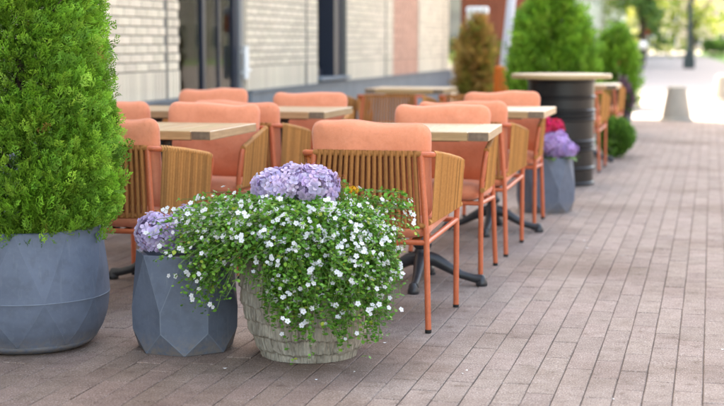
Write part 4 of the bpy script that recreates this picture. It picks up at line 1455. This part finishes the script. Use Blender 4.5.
simple_building('street_building', 22, 34, -14, 120, 12, M['facade3'], 'unseen grey building added across the street for bounce light and reflections', face_y=False, face_x=-1)  # out of view; added for bounce light and reflections in the glass

def tree(loc, h, r, zc, n, size, cols, label, tr=0.16):
    root = empty('street_tree', loc, 0, label=label, cat='tree', group='trees down the street')
    cl = rng.normal(0, 0.5, (26, 3)) * np.array([r, r, (h - zc) * .8])
    cl[:, 2] += zc + (h - zc) * .35
    idx = rng.integers(0, 26, n)
    pos = cl[idx] + rng.normal(0, 0.22, (n, 3)) * r
    cc = np.array(cols)[rng.integers(0, len(cols), n)] * rng.uniform(0.7, 1.3, (n, 1))
    me = scatter_mesh('crown', LEAF_V, LEAF_F, pos, frames(unit(n), unit(n)), size * rng.uniform(.6, 1.3, n), cc, M['leaf'])
    link('crown', me, root)
    m_ = MB(); m_.tube([(0, 0, 0), (0.05, 0, zc * .5), (0, 0.05, zc), (0.1, 0, h * .7)], [tr * 1.3, tr, tr * .85, tr * .3], 10)
    for k in range(8):
        c = cl[k]
        m_.tube([(0, 0, zc * .75), tuple(c * np.array([.5, .5, .8])), tuple(c)], [tr * .5, tr * .3, tr * .1], 6)
    m_.build('trunk', M['bark'], root, True)
YG = [(0.30, 0.34, 0.05), (0.22, 0.30, 0.045), (0.36, 0.36, 0.07)]
DG = [(0.07, 0.16, 0.03), (0.10, 0.20, 0.035)]
tree((-5.4, 118, 0), 8, 2.6, 2.2, 1300, 0.34, YG, 'yellow green tree left of the lamp post far down the street')
tree((-1.6, 130, 0), 9, 3.0, 2.6, 1300, 0.34, YG, 'yellow green tree right behind the lamp post')
tree((3.4, 125, 0), 8, 2.8, 2.8, 1300, 0.34, YG, 'yellow green tree above the lawn at the edge of view')
tree((-6.6, 158, 0), 9, 3.2, 2.4, 1300, 0.34, YG, 'yellow green tree beside the far pale building')
tree((-3.4, 74, 0), 6.5, 1.2, 2.35, 2200, 0.20, DG, 'darker tree with a thick trunk behind the small conifer', 0.17)
tree((-11, 172, 0), 10, 3.6, 2.6, 3000, 0.34, YG, 'yellow green tree far off behind the large conifer')

lp = empty('lamp_post', (-0.985, 67.5, -0.03), 0, label='dark green lamp post with a heavy square base far down the pavement', cat='lamp post')
m_ = MB(); m_.box(-.26, .26, -.26, .26, 0, .50, .03); m_.box(-.20, .20, -.20, .20, .50, .75, .03); m_.build('base', M['green_metal'], lp)
m_ = MB(); m_.lathe([(.15, .75), (.11, .95), (.10, 2.6), (.08, 4.8), (.11, 4.9), (.06, 5.0)], 14); m_.build('post', M['green_metal'], lp, True, 40)
m_ = MB(); m_.lathe([(.05, 5.0), (.22, 5.12), (.27, 5.32), (.2, 5.52), (.05, 5.62)], 16); m_.build('globe', M['globe'], lp, True)

gb = empty('globe_light', (-2.72, 60, -0.03), 0, label='small white globe light on a short post beside the far pavement', cat='light')
m_ = MB(); m_.tube([(0, 0, 0), (0, 0, .92)], .05, 10); m_.build('post', M['green_metal'], gb)
m_ = MB(); m_.lathe([(.03, .90), (.12, .94), (.17, 1.05), (.17, 1.1), (.12, 1.2), (.02, 1.24)], 16); m_.build('globe', M['globe'], gb, True)

rs = empty('round_sign', (-4.85, 116, -0.03), 0, label='red and white round traffic sign far down the street', cat='sign')
m_ = MB(); m_.tube([(0, 0, 0), (0, 0, 2.4)], .04, 8); m_.build('post', M['white'], rs)
m_ = MB(); m_.tube([(0, -0.05, 2.0), (0, -0.08, 2.0)], .36, 20); pl = m_.build('plate', M['red'], rs)
m_ = MB(); m_.box(-.05, .55, -.06, -.03, 1.45, 2.3, .01); m_.build('side_plate', M['white'], rs)

hg = empty('hedge', (8.5, 118, 0), 0, label='clipped green hedge behind the far lawn', cat='hedge')
n = 9000
pos = np.stack([rng.uniform(-9.2, 9, n), rng.uniform(-.7, .7, n), rng.beta(2, 1.1, n) * 1.35], 1)
link('foliage', scatter_mesh('foliage', LEAF_V, LEAF_F, pos, frames(unit(n), unit(n)), np.full(n, .2), np.array(DG)[rng.integers(0, 2, n)], M['leaf']), hg)
lw = MB(); lw.add([(0.9, 84, -0.02), (40, 60, -0.02), (40, 180, -0.02), (-1.9, 165, -0.02)], [(0, 1, 2, 3)])
tag(lw.build('lawn', M['lawn']), 'strip of bright lawn beside the far pavement', kind='structure')

print('objects', len(bpy.data.objects), 'tris', sum(len(p.data.loop_triangles) if False else len(p.data.polygons) for p in bpy.data.objects if p.type == 'MESH'))
